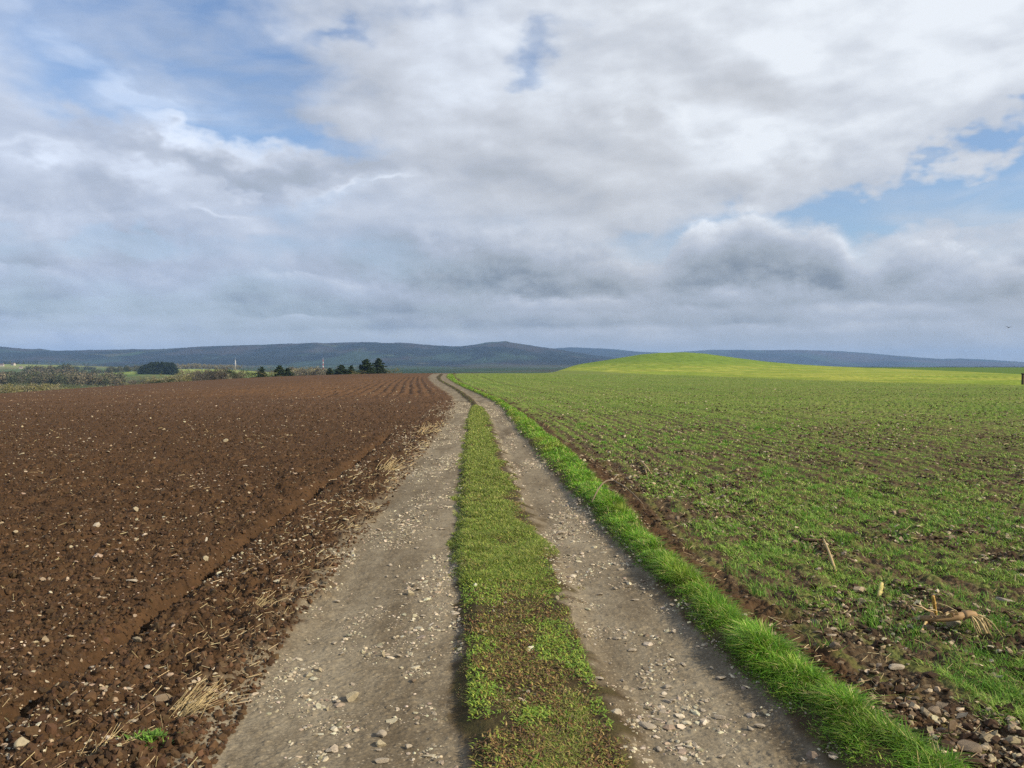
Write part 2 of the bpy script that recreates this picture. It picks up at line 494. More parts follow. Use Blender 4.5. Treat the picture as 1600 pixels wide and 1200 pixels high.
def clods(x, Y, soil, gravel, strip):
    z = np.zeros(x.shape)
    m = (soil > 0.02) & (Y < 60)
    if m.any():
        xs, ys = x[m], Y[m]
        k = soil[m]
        wx = (fbm(xs * 9, ys * 9, 2, 77) - 0.5) * 0.06; wy = (fbm(xs * 9, ys * 9, 2, 78) - 0.5) * 0.06
        patch = 0.30 + 1.25 * fbm(xs * 0.9, ys * 0.9, 3, 55)
        a = lumps(xs + wx, ys + wy, 0.17, 1, 0.40) * 0.17 * 0.62
        b = lumps(xs + wx, ys + wy, 0.065, 5, 0.85) * 0.065 * 0.85
        c = lumps(xs, ys, 0.028, 9, 0.9) * 0.028 * 0.95 * (1 - sst(9, 16, ys))
        g = (fbm(xs * 14, ys * 14, 4, 31, 0.6) - 0.5) * 0.045 + (fbm(xs * 3.5, ys * 3.5, 3, 37) - 0.5) * 0.05
        z[m] += (np.maximum(a * patch, b * patch) + c + g) * np.minimum(1, k * 1.2)
    m = (gravel > 0.05) & (Y < 22)
    if m.any():
        xs, ys = x[m], Y[m]
        g = (fbm(xs * 30, ys * 30, 3, 61, 0.6) - 0.5) * 0.008 + lumps(xs, ys, 0.022, 91, 0.22) * 0.022 * 0.55
        z[m] += g * gravel[m]
    return z


def weights(x, Y, e):
    n2 = (fbm(x * 6, Y * 6, 3, 71) - 0.5)
    k = np.clip(Y / 12, 0.6, 4)      # softness grows a little with distance
    l = e['l'] + n2 * 0.22
    soilL = 1 - sst(-0.48, 0.42, x - l)
    soilL = sst(0.30, 0.70, soilL + 0.95 * (fbm(x * 10, Y * 10, 4, 72, 0.65) - 0.5) * (1 - np.abs(2 * soilL - 1)))
    mid = sst(-0.05, 0.05, x - e['ml'] - n2 * 0.22) * (1 - sst(-0.08, 0.08, x - e['mr'] - n2 * 0.35))
    vg = sst(-0.03, 0.03, x - e['r'] - n2 * 0.08) * (1 - sst(-0.04, 0.04, x - e['v'] - n2 * 0.10))
    fld = sst(-0.04, 0.04, x - e['v'] - n2 * 0.10)
    stripw = 0.16 + 0.26 * fbm(Y * 0.7, Y * 0, 3, 81)
    crop = fld * sst(-0.15, 0.25, x - e['v'] - stripw + n2 * 0.5 * k)
    soil = np.clip(soilL + fld, 0, 1)
    gravel = np.clip(1 - soilL - mid - vg - fld, 0, 1)
    return soil, gravel, np.clip(mid + vg, 0, 1), crop, mid, vg


# boundary between the dull drilled crop and the sunlit yellow-green field, and that with the dark green field behind
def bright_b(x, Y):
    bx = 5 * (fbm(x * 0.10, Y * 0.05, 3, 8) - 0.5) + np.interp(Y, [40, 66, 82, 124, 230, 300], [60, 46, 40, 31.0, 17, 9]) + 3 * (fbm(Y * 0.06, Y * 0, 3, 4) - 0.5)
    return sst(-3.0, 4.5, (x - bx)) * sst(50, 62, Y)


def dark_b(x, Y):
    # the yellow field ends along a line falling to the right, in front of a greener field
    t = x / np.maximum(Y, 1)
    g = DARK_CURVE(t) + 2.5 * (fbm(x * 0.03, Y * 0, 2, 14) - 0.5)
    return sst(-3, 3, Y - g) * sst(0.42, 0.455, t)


def _dark_curve():
    ts = np.linspace(0.42, 0.95, 30); out = []
    for q in ts:
        target = np.interp(q * FPX + 800, [1300, 1350, 1400, 1500, 1600, 1900], [573.3, 574.6, 576.2, 580.2, 585, 598])
        YA = np.linspace(60, 398, 700)
        p = HORIZON + FPX * (EYE - H_big(q * YA, YA)) / YA
        k = np.where(p <= target)[0]
        out.append(YA[k[0]] if len(k) else 398)
    return lambda t: np.interp(t, ts, out)


DARK_CURVE = _dark_curve()


def build_mesh(name, verts, faces, mat=None, attrs=None, smooth=True, parent=None, link=True):
    """verts (n,3), faces (m,k) int array with constant k"""
    me = bpy.data.meshes.new(name)
    verts = np.ascontiguousarray(verts, dtype=F)
    faces = np.ascontiguousarray(faces, dtype=np.int32)
    nf, k = faces.shape
    me.vertices.add(len(verts)); me.vertices.foreach_set('co', verts.ravel())
    me.loops.add(nf * k); me.loops.foreach_set('vertex_index', faces.ravel())
    me.polygons.add(nf)
    me.polygons.foreach_set('loop_start', np.arange(0, nf * k, k, dtype=np.int32))
    me.polygons.foreach_set('loop_total', np.full(nf, k, np.int32))
    me.polygons.foreach_set('use_smooth', np.full(nf, smooth, dtype=bool))
    for an, arr in (attrs or {}).items():
        if arr.ndim == 1:
            a = me.attributes.new(an, 'FLOAT', 'POINT'); a.data.foreach_set('value', arr.astype(F))
        else:
            a = me.attributes.new(an, 'FLOAT_COLOR', 'POINT')
            c4 = np.ones((len(arr), 4), F); c4[:, :3] = arr
            a.data.foreach_set('color', c4.ravel())
    me.update(calc_edges=True)
    me.validate()
    if mat: me.materials.append(mat)
    ob = bpy.data.objects.new(name, me)
    if link: sc.collection.objects.link(ob)
    if parent: ob.parent = parent
    return ob


def tag(o, label=None, cat=None, group=None, kind=None):
    if label: o['label'] = label
    if cat: o['category'] = cat
    if group: o['group'] = group
    if kind: o['kind'] = kind
    return o


# ------------------------------------------------------------------ materials
def new_mat(name):
    m = bpy.data.materials.new(name); m.use_nodes = True
    t = NT(m.node_tree); t.n.clear()
    o = t.n.new('ShaderNodeOutputMaterial')
    b = t.n.new('ShaderNodeBsdfPrincipled')
    t.l.new(b.outputs[0], o.inputs[0])
    b.inputs['Roughness'].default_value = 0.9
    b.inputs['Specular IOR Level'].default_value = 0.2
    return m, t, b, o


def near_material():
    m, t, b, o = new_mat("field_and_track_ground")
    P = t.n.new('ShaderNodeTexCoord').outputs['Object']
    A = t.sep(t.attr('wa')['Vector']); B = t.sep(t.attr('wb')['Vector'])
    soil_w, grav_w, grass_w = A[0], A[1], A[2]
    crop_w, bright_w, dark_w = B[0], B[1], B[2]
    C = t.sep(t.attr('wc')['Vector'])
    rowv, farv, green_w = C[0], C[1], C[2]
    # soil
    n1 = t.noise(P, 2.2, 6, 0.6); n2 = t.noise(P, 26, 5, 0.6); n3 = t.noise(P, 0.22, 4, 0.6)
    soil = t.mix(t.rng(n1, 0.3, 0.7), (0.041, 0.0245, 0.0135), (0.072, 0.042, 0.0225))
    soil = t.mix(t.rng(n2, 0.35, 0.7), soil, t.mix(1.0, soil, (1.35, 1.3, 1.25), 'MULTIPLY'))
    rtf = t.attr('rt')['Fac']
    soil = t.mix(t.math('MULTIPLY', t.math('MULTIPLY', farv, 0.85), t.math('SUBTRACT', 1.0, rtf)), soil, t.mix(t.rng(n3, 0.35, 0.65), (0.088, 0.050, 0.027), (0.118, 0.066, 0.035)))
    vo = t.voro(P, 16.0, out=None)
    vc = t.sep(vo['Color'])
    fl = t.math('MULTIPLY', t.rng(vo['Distance'], 0.16, 0.24, 1.0, 0.0), t.math('GREATER_THAN', vc[0], 0.86))
    soil = t.mix(t.math('MULTIPLY', fl, 0.75), soil, (0.34, 0.27, 0.19))
    # gravel
    g1 = t.noise(t.vmath('MULTIPLY', P, (2.4, 0.45, 1)), 1.0, 6, 0.62); g2 = t.noise(P, 60, 4, 0.7); g3 = t.noise(P, 8, 4, 0.6)
    grav = t.mix(t.rng(g1, 0.35, 0.65), (0.125, 0.102, 0.071), (0.245, 0.214, 0.160))
    grav = t.mix(t.rng(g3, 0.35, 0.7), grav, t.mix(1.0, grav, (0.72, 0.70, 0.68), 'MULTIPLY'))
    grav = t.mix(t.rng(g2, 0.30, 0.75), t.mix(1.0, grav, (0.72, 0.72, 0.72), 'MULTIPLY'), t.mix(1.0, grav, (1.4, 1.38, 1.32), 'MULTIPLY'))
    vg = t.voro(t.vmath('ADD', P, t.vmath('SCALE', t.noise(P, 9.0, 2, 0.5, color=True), scale=0.05)), 62.0, out=None); vgc = t.sep(vg['Color'])
    flg = t.math('MULTIPLY', t.rng(vg['Distance'], 0.25, 0.42, 1.0, 0.0), t.math('GREATER_THAN', vgc[0], 0.72))
    grav = t.mix(t.math('MULTIPLY', flg, 0.55), grav, (0.34, 0.29, 0.21))
    # grass floor
    q1 = t.noise(P, 5, 5, 0.6)
    gras = t.mix(t.rng(q1, 0.35, 0.65), (0.050, 0.036, 0.021), (0.070, 0.062, 0.026))
    # crop floor: soil with leaf cover, drilled in rows
    c1 = t.noise(P, 3.0, 5, 0.65); c2 = t.noise(P, 20, 4, 0.65); c3 = t.noise(P, 0.12, 4, 0.6)
    leaf = t.mix(t.rng(c3, 0.35, 0.65), (0.118, 0.172, 0.034), (0.165, 0.192, 0.050))
    csoil = t.mix(t.rng(c2, 0.35, 0.65), (0.045, 0.030, 0.018), (0.120, 0.088, 0.052))
    cc = t.math('ADD', t.math('MULTIPLY', rowv, 0.46), t.math('ADD', t.math('MULTIPLY', c1, 0.45), t.math('MULTIPLY', c2, 0.45)))
    ccov = t.rng(cc, t.math('MULTIPLY_ADD', farv, -0.66, 0.77), t.math('MULTIPLY_ADD', farv, -0.60, 1.08))
    crop = t.mix(ccov, csoil, leaf)
    crop = t.mix(t.math('MULTIPLY', t.rng(c2, 0.55, 0.72), 0.35), crop, (0.24, 0.21, 0.12))
    # young crop, yellow-green, its patch of sun painted into the colour; greener towards the hilltop
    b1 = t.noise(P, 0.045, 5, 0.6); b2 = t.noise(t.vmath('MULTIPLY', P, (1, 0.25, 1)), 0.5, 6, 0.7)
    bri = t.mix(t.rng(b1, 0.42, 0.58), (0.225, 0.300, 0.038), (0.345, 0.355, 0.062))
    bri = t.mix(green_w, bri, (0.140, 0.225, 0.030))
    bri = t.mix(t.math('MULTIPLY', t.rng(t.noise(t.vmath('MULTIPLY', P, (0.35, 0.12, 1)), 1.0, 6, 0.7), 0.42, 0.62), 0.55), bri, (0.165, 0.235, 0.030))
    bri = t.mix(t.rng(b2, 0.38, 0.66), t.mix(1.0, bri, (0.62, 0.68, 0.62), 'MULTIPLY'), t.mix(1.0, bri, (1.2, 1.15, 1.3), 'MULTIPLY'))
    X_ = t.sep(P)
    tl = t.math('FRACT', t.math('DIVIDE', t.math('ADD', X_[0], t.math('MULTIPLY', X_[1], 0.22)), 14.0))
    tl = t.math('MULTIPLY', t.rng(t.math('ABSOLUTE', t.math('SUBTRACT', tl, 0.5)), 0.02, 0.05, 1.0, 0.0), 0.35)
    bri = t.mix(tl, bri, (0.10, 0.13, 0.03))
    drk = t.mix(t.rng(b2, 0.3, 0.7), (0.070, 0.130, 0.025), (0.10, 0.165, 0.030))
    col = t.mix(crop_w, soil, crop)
    col = t.mix(grav_w, col, grav)
    col = t.mix(grass_w, col, gras)
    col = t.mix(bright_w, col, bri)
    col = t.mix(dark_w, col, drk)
    t.put(b.inputs['Base Color'], col)
    b.inputs['Roughness'].default_value = 0.95
    b.inputs['Specular IOR Level'].default_value = 0.08
    bm = t.n.new('ShaderNodeBump')
    bh = t.math('ADD', t.math('MULTIPLY', t.noise(P, 45, 5, 0.65), 0.6), t.math('MULTIPLY', t.noise(P, 12, 4, 0.6), 1.0))
    t.put(bm.inputs['Height'], bh)
    t.put(bm.inputs['Strength'], t.math('MULTIPLY_ADD', grav_w, -0.35, 0.75))
    bm.inputs['Distance'].default_value = 0.03
    t.l.new(bm.outputs[0], b.inputs['Normal'])
    return m


def far_material():
    m, t, b, o = new_mat("valley_and_hill_land")
    P = t.n.new('ShaderNodeTexCoord').outputs['Object']
    A = t.sep(t.attr('wa')['Vector'])      # forest, heath, pale field
    # patchwork of fields
    vo = t.voro(t.vmath('MULTIPLY', t.vmath('ADD', P, t.vmath('SCALE', t.noise(P, 0.004, 3, 0.5, color=True), scale=120.0)), (1, 0.45, 0)), 0.0042, out=None)
    fc = t.sep(vo['Color'])
    fld = t.ramp(fc[0], [(0.0, (0.055, 0.10, 0.035)), (0.3, (0.08, 0.145, 0.04)), (0.55, (0.10, 0.12, 0.05)), (0.8, (0.14, 0.13, 0.07)), (1.0, (0.07, 0.13, 0.045))])
    n1 = t.noise(P, 0.03, 6, 0.65); n2 = t.noise(P, 0.006, 5, 0.6)
    forest = t.mix(t.rng(n1, 0.35, 0.68), (0.007, 0.012, 0.010), (0.026, 0.030, 0.022))  # forest and heath kept dark: cloud shade over the hills painted into the colour
    heath = t.mix(t.rng(n2, 0.35, 0.65), (0.040, 0.032, 0.032), (0.085, 0.068, 0.055))
    n3 = t.noise(t.vmath('MULTIPLY', P, (1, 0.5, 0)), 0.0022, 6, 0.6)
    forest = t.mix(t.math('MULTIPLY', t.rng(n3, 0.50, 0.58, 0, 1, True), 0.6), forest, (0.045, 0.075, 0.045))
    forest = t.mix(t.math('MULTIPLY', t.rng(t.noise(P, 0.0015, 5, 0.6), 0.52, 0.60, 0, 1, True), 0.7), forest, (0.050, 0.040, 0.034))
    pale = t.mix(t.rng(n2, 0.3, 0.7), (0.20, 0.28, 0.06), (0.30, 0.33, 0.12))
    col = t.mix(A[0], fld, forest)
    col = t.mix(A[1], col, heath)
    col = t.mix(A[2], col, pale)
    t.put(b.inputs['Base Color'], col)
    b.inputs['Roughness'].default_value = 1.0
    b.inputs['Specular IOR Level'].default_value = 0.0
    bm = t.n.new('ShaderNodeBump'); t.put(bm.inputs['Height'], n1)
    bm.inputs['Strength'].default_value = 0.8; bm.inputs['Distance'].default_value = 10.0
    t.l.new(bm.outputs[0], b.inputs['Normal'])
    return m


def attr_material(name, rough=0.75, transl=0.0, noise=0.0, nscale=40, spec=0.25):
    m, t, b, o = new_mat(name)
    col = t.attr('col')['Color']
    if noise:
        P = t.n.new('ShaderNodeTexCoord').outputs['Object']
        nn = t.noise(P, nscale, 5, 0.65)
        col = t.mix(t.rng(nn, 0.3, 0.7), t.mix(1.0, col, (1 - noise,) * 3, 'MULTIPLY'), t.mix(1.0, col, (1 + noise * 0.6,) * 3, 'MULTIPLY'))
        bm = t.n.new('ShaderNodeBump'); t.put(bm.inputs['Height'], nn); bm.inputs['Strength'].default_value = 0.5
        bm.inputs['Distance'].default_value = 0.01
        t.l.new(bm.outputs[0], b.inputs['Normal'])
    t.put(b.inputs['Base Color'], col)
    b.inputs['Roughness'].default_value = rough
    b.inputs['Specular IOR Level'].default_value = spec
    if transl:
        tr = t.n.new('ShaderNodeBsdfTranslucent'); t.put(tr.inputs[0], col)
        mx = t.n.new('ShaderNodeMixShader'); mx.inputs[0].default_value = transl
        t.l.new(b.outputs[0], mx.inputs[1]); t.l.new(tr.outputs[0], mx.inputs[2]); t.l.new(mx.outputs[0], o.inputs[0])
    return m


def plain_material(name, c, rough=0.8, nscale=6, var=0.25):
    m, t, b, o = new_mat(name)
    P = t.n.new('ShaderNodeTexCoord').outputs['Object']
    nn = t.noise(P, nscale, 5, 0.6)
    c2 = tuple(k * (1 - var) for k in c); c3 = tuple(k * (1 + var) for k in c)
    t.put(b.inputs['Base Color'], t.mix(t.rng(nn, 0.3, 0.7), c2, c3))
    b.inputs['Roughness'].default_value = rough
    return m


M_near = near_material()
M_far = far_material()
M_grass = attr_material("grass_blades", 0.55, 0.30, spec=0.3)
M_straw = attr_material("dry_straw", 0.6, 0.1)
M_stone = attr_material("field_stone", 0.85, 0, 0.28, 45, 0.2)
M_leaf = attr_material("tree_foliage", 0.8, 0.15)
M_bark = plain_material("bark", (0.075, 0.055, 0.042), 0.9)

# ------------------------------------------------------------------ the land as one sheet, cut along its borders
NC = 1500
tt = np.linspace(-0.90, 0.90, NC)
rowsY = np.concatenate([
    np.linspace(0.6, 2.5, 50)[:-1],
    1 / np.linspace(1 / 2.5, 1 / 40.0, 780)[:-1],
    1 / np.linspace(1 / 40.0, 1 / 200.0, 130)[:-1],
    np.exp(np.linspace(math.log(200), math.log(2600), 170))[:-1],
    np.linspace(2600, 4700, 130)[:-1],
    np.linspace(4700, 9500, 70)])
NR = len(rowsY)
YY = np.repeat(rowsY[:, None], NC, 1)
XX = tt[None, :] * (YY + 1.5)
x = XX.ravel(); Y = YY.ravel()
hs, e = H_small(x, Y)
soil, gravel, grass, crop, mid, vg = weights(x, Y, e)
hb = H_big(x, Y)
z = hb + hs + clods(x, Y, soil * (1 - 0.45 * crop), gravel, 0)
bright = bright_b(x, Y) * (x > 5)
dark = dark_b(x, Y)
crop_far = sst(150, 175, Y) * 0
t_ = x / np.maximum(Y, 1)
# forest and heath on the hills, tree-high roughness so that the ridge lines are not smooth
fn = fbm(x / 420, Y / 420, 4, 101)
forest = sst(2750, 3050, Y + 900 * (fn - 0.5)) * sst(0.30, 0.34, fn + 0.02)
forest = np.maximum(forest, 0.66 * sst(1150, 1500, Y + 900 * sst(-0.36, -0.30, t_)) * sst(-0.40, -0.32, t_) + 0.62 * sst(1900, 2300, Y) * (1 - sst(-0.40, -0.32, t_)))
low = sst(2350, 2600, Y + 700 * (fbm(x / 300, Y / 200, 3, 7) - 0.5))
forest = np.maximum(forest, low * (fn > 0.50))
heath = sst(5000, 5600, Y) * sst(0.34, 0.55, fbm(x / 900, Y / 600, 3, 55)) * 0.8 * sst(0.15, 0.3, t_)
pale = np.exp(-(((x + 430) / 150) ** 4 + ((Y - 1010) / 110) ** 4)) + np.exp(-(((x + 262) / 30) ** 4 + ((Y - 430) / 30) ** 4)) * 1.0 \
    + np.exp(-(((x + 1180) / 240) ** 4 + ((Y - 1700) / 150) ** 4)) * 0.7
pale = np.clip(pale, 0, 1)
z = z + forest * (1 - pale) * (9.5 * (fbm(x / 52, Y / 60, 4, 201, 0.75) - 0.46) * (0.35 + 1.1 * fbm(x / 300, Y / 500, 2, 205))) * sst(2400, 2800, Y)
V = np.stack([x, Y, z], 1)

idx = np.arange(NR * NC).reshape(NR, NC)
quads = np.stack([idx[:-1, :-1], idx[:-1, 1:], idx[1:, 1:], idx[1:, :-1]], -1).reshape(-1, 4)
cx = x[quads].mean(1); cY = Y[quads].mean(1)
wsoil = soil[quads].mean(1); wgr = gravel[quads].mean(1); wmid = mid[quads].mean(1); wvg = vg[quads].mean(1)
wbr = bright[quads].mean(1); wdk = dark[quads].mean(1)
ev = e['v'][quads].mean(1); elq = e['l'][quads].mean(1)
region = np.where(cx < elq, 0, 4)
region = np.where((cx > elq) & (cx < ev), 1, region)
region = np.where((wmid > 0.5), 2, region)
region = np.where((wvg > 0.5), 3, region)
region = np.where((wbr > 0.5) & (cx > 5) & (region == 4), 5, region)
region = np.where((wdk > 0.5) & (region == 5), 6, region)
near_end = np.where(cx < 4, 235.0, np.where(cx / cY > 0.05, 640.0, 235 + (cx / cY) / 0.05 * 300))
region = np.where(cY > near_end, 7, region)
region = np.where(cY > 2600, 8, region)
lat2 = x - e['v']
rowv = 0.5 + 0.5 * np.sin(lat2 * 2 * math.pi / 0.30) * (1 - sst(22, 40, Y)) + 0.35 * np.sin(lat2 * 2 * math.pi / 1.5) * sst(14, 30, Y)
rowv = rowv + 0.5 * np.sin(lat2 * 2 * math.pi / 6.0) ** 3 * sst(30, 60, Y)
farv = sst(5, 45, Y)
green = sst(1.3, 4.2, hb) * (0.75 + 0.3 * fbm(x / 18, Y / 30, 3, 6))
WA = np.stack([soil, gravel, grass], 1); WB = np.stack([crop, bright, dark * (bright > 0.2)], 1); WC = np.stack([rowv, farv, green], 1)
RT = (x > e['v'] - 0.3).astype(F)
WF = np.stack([forest, heath, pale], 1)
NAMES = ["ploughed_field", "farm_track", "track_middle_strip", "verge_bank", "crop_field", "sunlit_field", "green_field", "valley_land", "hills"]
for k, nm in enumerate(NAMES):
    f = quads[region == k]
    if not len(f): continue
    u, inv = np.unique(f, return_inverse=True)
    inv = inv.reshape(f.shape)
    if k < 7:
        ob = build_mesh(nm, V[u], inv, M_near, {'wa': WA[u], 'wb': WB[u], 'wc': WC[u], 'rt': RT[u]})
    else:
        ob = build_mesh(nm, V[u], inv, M_far, {'wa': WF[u]})
    ob['kind'] = 'structure'
del quads, V, WA, WB, WC, WF
# ground behind and beside the camera
gx_, gy_ = np.meshgrid(np.linspace(-70, 70, 60), np.linspace(-60, 0.62, 30))
gv = np.stack([gx_.ravel(), gy_.ravel(), np.full(gx_.size, -0.03)], 1)
gi = np.arange(gx_.size).reshape(gx_.shape)
gq = np.stack([gi[:-1, :-1], gi[:-1, 1:], gi[1:, 1:], gi[1:, :-1]], -1).reshape(-1, 4)
one = np.ones(len(gv))
sl_ = (gv[:, 0] < -1.2).astype(float)
ob = build_mesh("ground", gv, gq, M_near, {'wa': np.stack([one, 0 * one, 0 * one], 1), 'wb': np.stack([1 - sl_, 0 * one, 0 * one], 1), 'wc': np.stack([one * .5, one * .2, one * 0], 1), 'rt': one})
ob['kind'] = 'structure'


def ground_z(xp, yp, clod=True):
    xp = np.atleast_1d(np.asarray(xp, float)); yp = np.atleast_1d(np.asarray(yp, float))
    h, ee = H_small(xp, yp)
    zz = H_big(xp, yp) + h
    if clod:
        so, gr_, ga_, cr_, _, _ = weights(xp, yp, ee)
        zz = zz + clods(xp, yp, so * (1 - 0.45 * cr_), gr_, 0)
    return zz


def at(px, py):
    """point of the (nearly level) foreground seen at photograph pixel px, py"""
    Yg = FPX * EYE / (py - HORIZON)
    for _ in range(4):
        xg = (px - 800) / FPX * Yg
        Yg = FPX * (EYE - float(H_big(xg, Yg))) / (py - HORIZON)
    xg = (px - 800) / FPX * Yg
    return xg, Yg


# ------------------------------------------------------------------ blades
def blades(P, h, w, az_, lean, col, tip=None, seg=2):
    """P (n,3); curved tapered blades: 2 quads' worth of tris + tip"""
    n = len(P)
    dxl, dyl = np.cos(az_), np.sin(az_)
    fx, fy = -np.sin(az_ + rs.uniform(-0.8, 0.8, n)), np.cos(az_ + rs.uniform(-0.8, 0.8, n))
    vs = []
    for j in range(seg + 1):
        s = j / seg
        out = lean * h * s ** 1.7
        up = h * (s - 0.35 * lean * s * s)
        cx_ = P[:, 0] + dxl * out; cy_ = P[:, 1] + dyl * out; cz_ = P[:, 2] + up
        if j < seg:
            ww = w * (1 - 0.45 * s) * 0.5
            vs.append(np.stack([cx_ - fx * ww, cy_ - fy * ww, cz_], 1)); vs.append(np.stack([cx_ + fx * ww, cy_ + fy * ww, cz_], 1))
        else:
            vs.append(np.stack([cx_, cy_, cz_], 1))
    nv = 2 * seg + 1
    Vb = np.stack(vs, 1).reshape(-1, 3)
    base = (np.arange(n) * nv)[:, None]
    tr = []
    for j in range(seg - 1):
        a = 2 * j
        tr += [[a, a + 1, a + 3], [a, a + 3, a + 2]]
    a = 2 * (seg - 1)
    tr.append([a, a + 1, a + 2])
    tr = np.array(tr)
    Fb = (base[:, :, None] + tr[None]).reshape(-1, 3)
    cb = np.repeat(col[:, None, :], nv, 1)
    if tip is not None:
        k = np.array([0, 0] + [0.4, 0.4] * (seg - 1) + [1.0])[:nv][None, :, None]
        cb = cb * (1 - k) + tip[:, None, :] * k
    return Vb, Fb, cb.reshape(-1, 3)


def join(parts):
    vo = 0; V_, F_, C_ = [], [], []
    for v, f, c in parts:
        V_.append(v); F_.append(f + vo); C_.append(c); vo += len(v)
    return np.concatenate(V_), np.concatenate(F_), np.concatenate(C_)


def pal(n, cols, p=None, jit=0.15):
    cols = np.array(cols, float)
    i = rs.choice(len(cols), n, p=p)
    c = cols[i] * (1 + rs.uniform(-jit, jit, (n, 1))) * (1 + rs.uniform(-0.06, 0.06, (n, 3)))
    return np.clip(c, 0.002, 1)


def ymix(n, y0, y1, power=2.0):
    """depths with density per metre ~ Y**-power"""
    u = rs.uniform(0, 1, n)
    if power == 1.0:
        return y0 * (y1 / y0) ** u
    k = 1 - power
    return (y0 ** k + u * (y1 ** k - y0 ** k)) ** (1 / k)


# verge: long lush grass
def make_verge():
    parts = []
    for n, y0, y1, pw, seg in ((62000, 2.3, 9, 1.3, 3), (46000, 9, 70, 1.3, 2), (9000, 60, 165, 1.0, 2)):
        Yb = ymix(n, y0, y1, pw)
        ed = H_small(np.zeros(n), Yb)[1]
        r = ER_(Yb); v = EV_(Yb)
        u = rs.beta(1.15, 1.15, n)
        xb = r + (v - r) * (u * 1.12 - 0.08)
        clump = fbm(xb * 5, Yb * 5, 3, 301)
        big = fbm(xb * 1.2, Yb * 0.9, 3, 303)
        keep = clump > 0.20 + 0.26 * rs.rand(n)
        xb, Yb, u, clump, big = xb[keep], Yb[keep], u[keep], clump[keep], big[keep]; n2 = len(xb)
        zb = ground_z(xb, Yb, False) - 0.01
        prof = np.interp(u, [0, 0.2, 0.5, 0.85, 1], [0.14, 0.34, 0.85, 1.0, 0.6])
        h = (0.03 + 0.125 * clump ** 1.3) * prof * rs.uniform(0.4, 1.35, n2) * (0.65 + 0.7 * big)
        w = np.maximum(0.0044, Yb * 0.0010) * rs.uniform(0.5, 1.4, n2)
        azb = rs.normal(-2.4, 1.7, n2) + 4.5 * (fbm(xb * 4, Yb * 4, 2, 307) - 0.5)
        lean = rs.uniform(0.3, 1.7, n2)
        base = pal(n2, [(0.078, 0.20, 0.014), (0.12, 0.29, 0.021), (0.18, 0.34, 0.032), (0.27, 0.34, 0.06), (0.44, 0.40, 0.17)], [0.28, 0.32, 0.2, 0.12, 0.08])
        base = base * (0.45 + 1.15 * fbm(xb * 6, Yb * 6, 3, 309))[:, None]
        yel = sst(0.52, 0.68, fbm(xb * 2 + 9, Yb * 0.8, 3, 305))[:, None]
        base = base * (1 - 0.5 * yel) + np.array([0.27, 0.28, 0.05]) * 0.5 * yel
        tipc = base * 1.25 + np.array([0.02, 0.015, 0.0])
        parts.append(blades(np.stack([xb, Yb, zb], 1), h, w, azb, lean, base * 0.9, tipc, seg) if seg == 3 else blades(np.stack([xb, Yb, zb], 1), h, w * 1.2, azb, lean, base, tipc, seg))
    v_, f_, c_ = join(parts)
    tag(build_mesh("verge_grass", v_, f_, M_grass, {'col': c_}, smooth=False), 'long lush green grass on the bank right of the track', 'grass', kind='stuff')


make_verge()


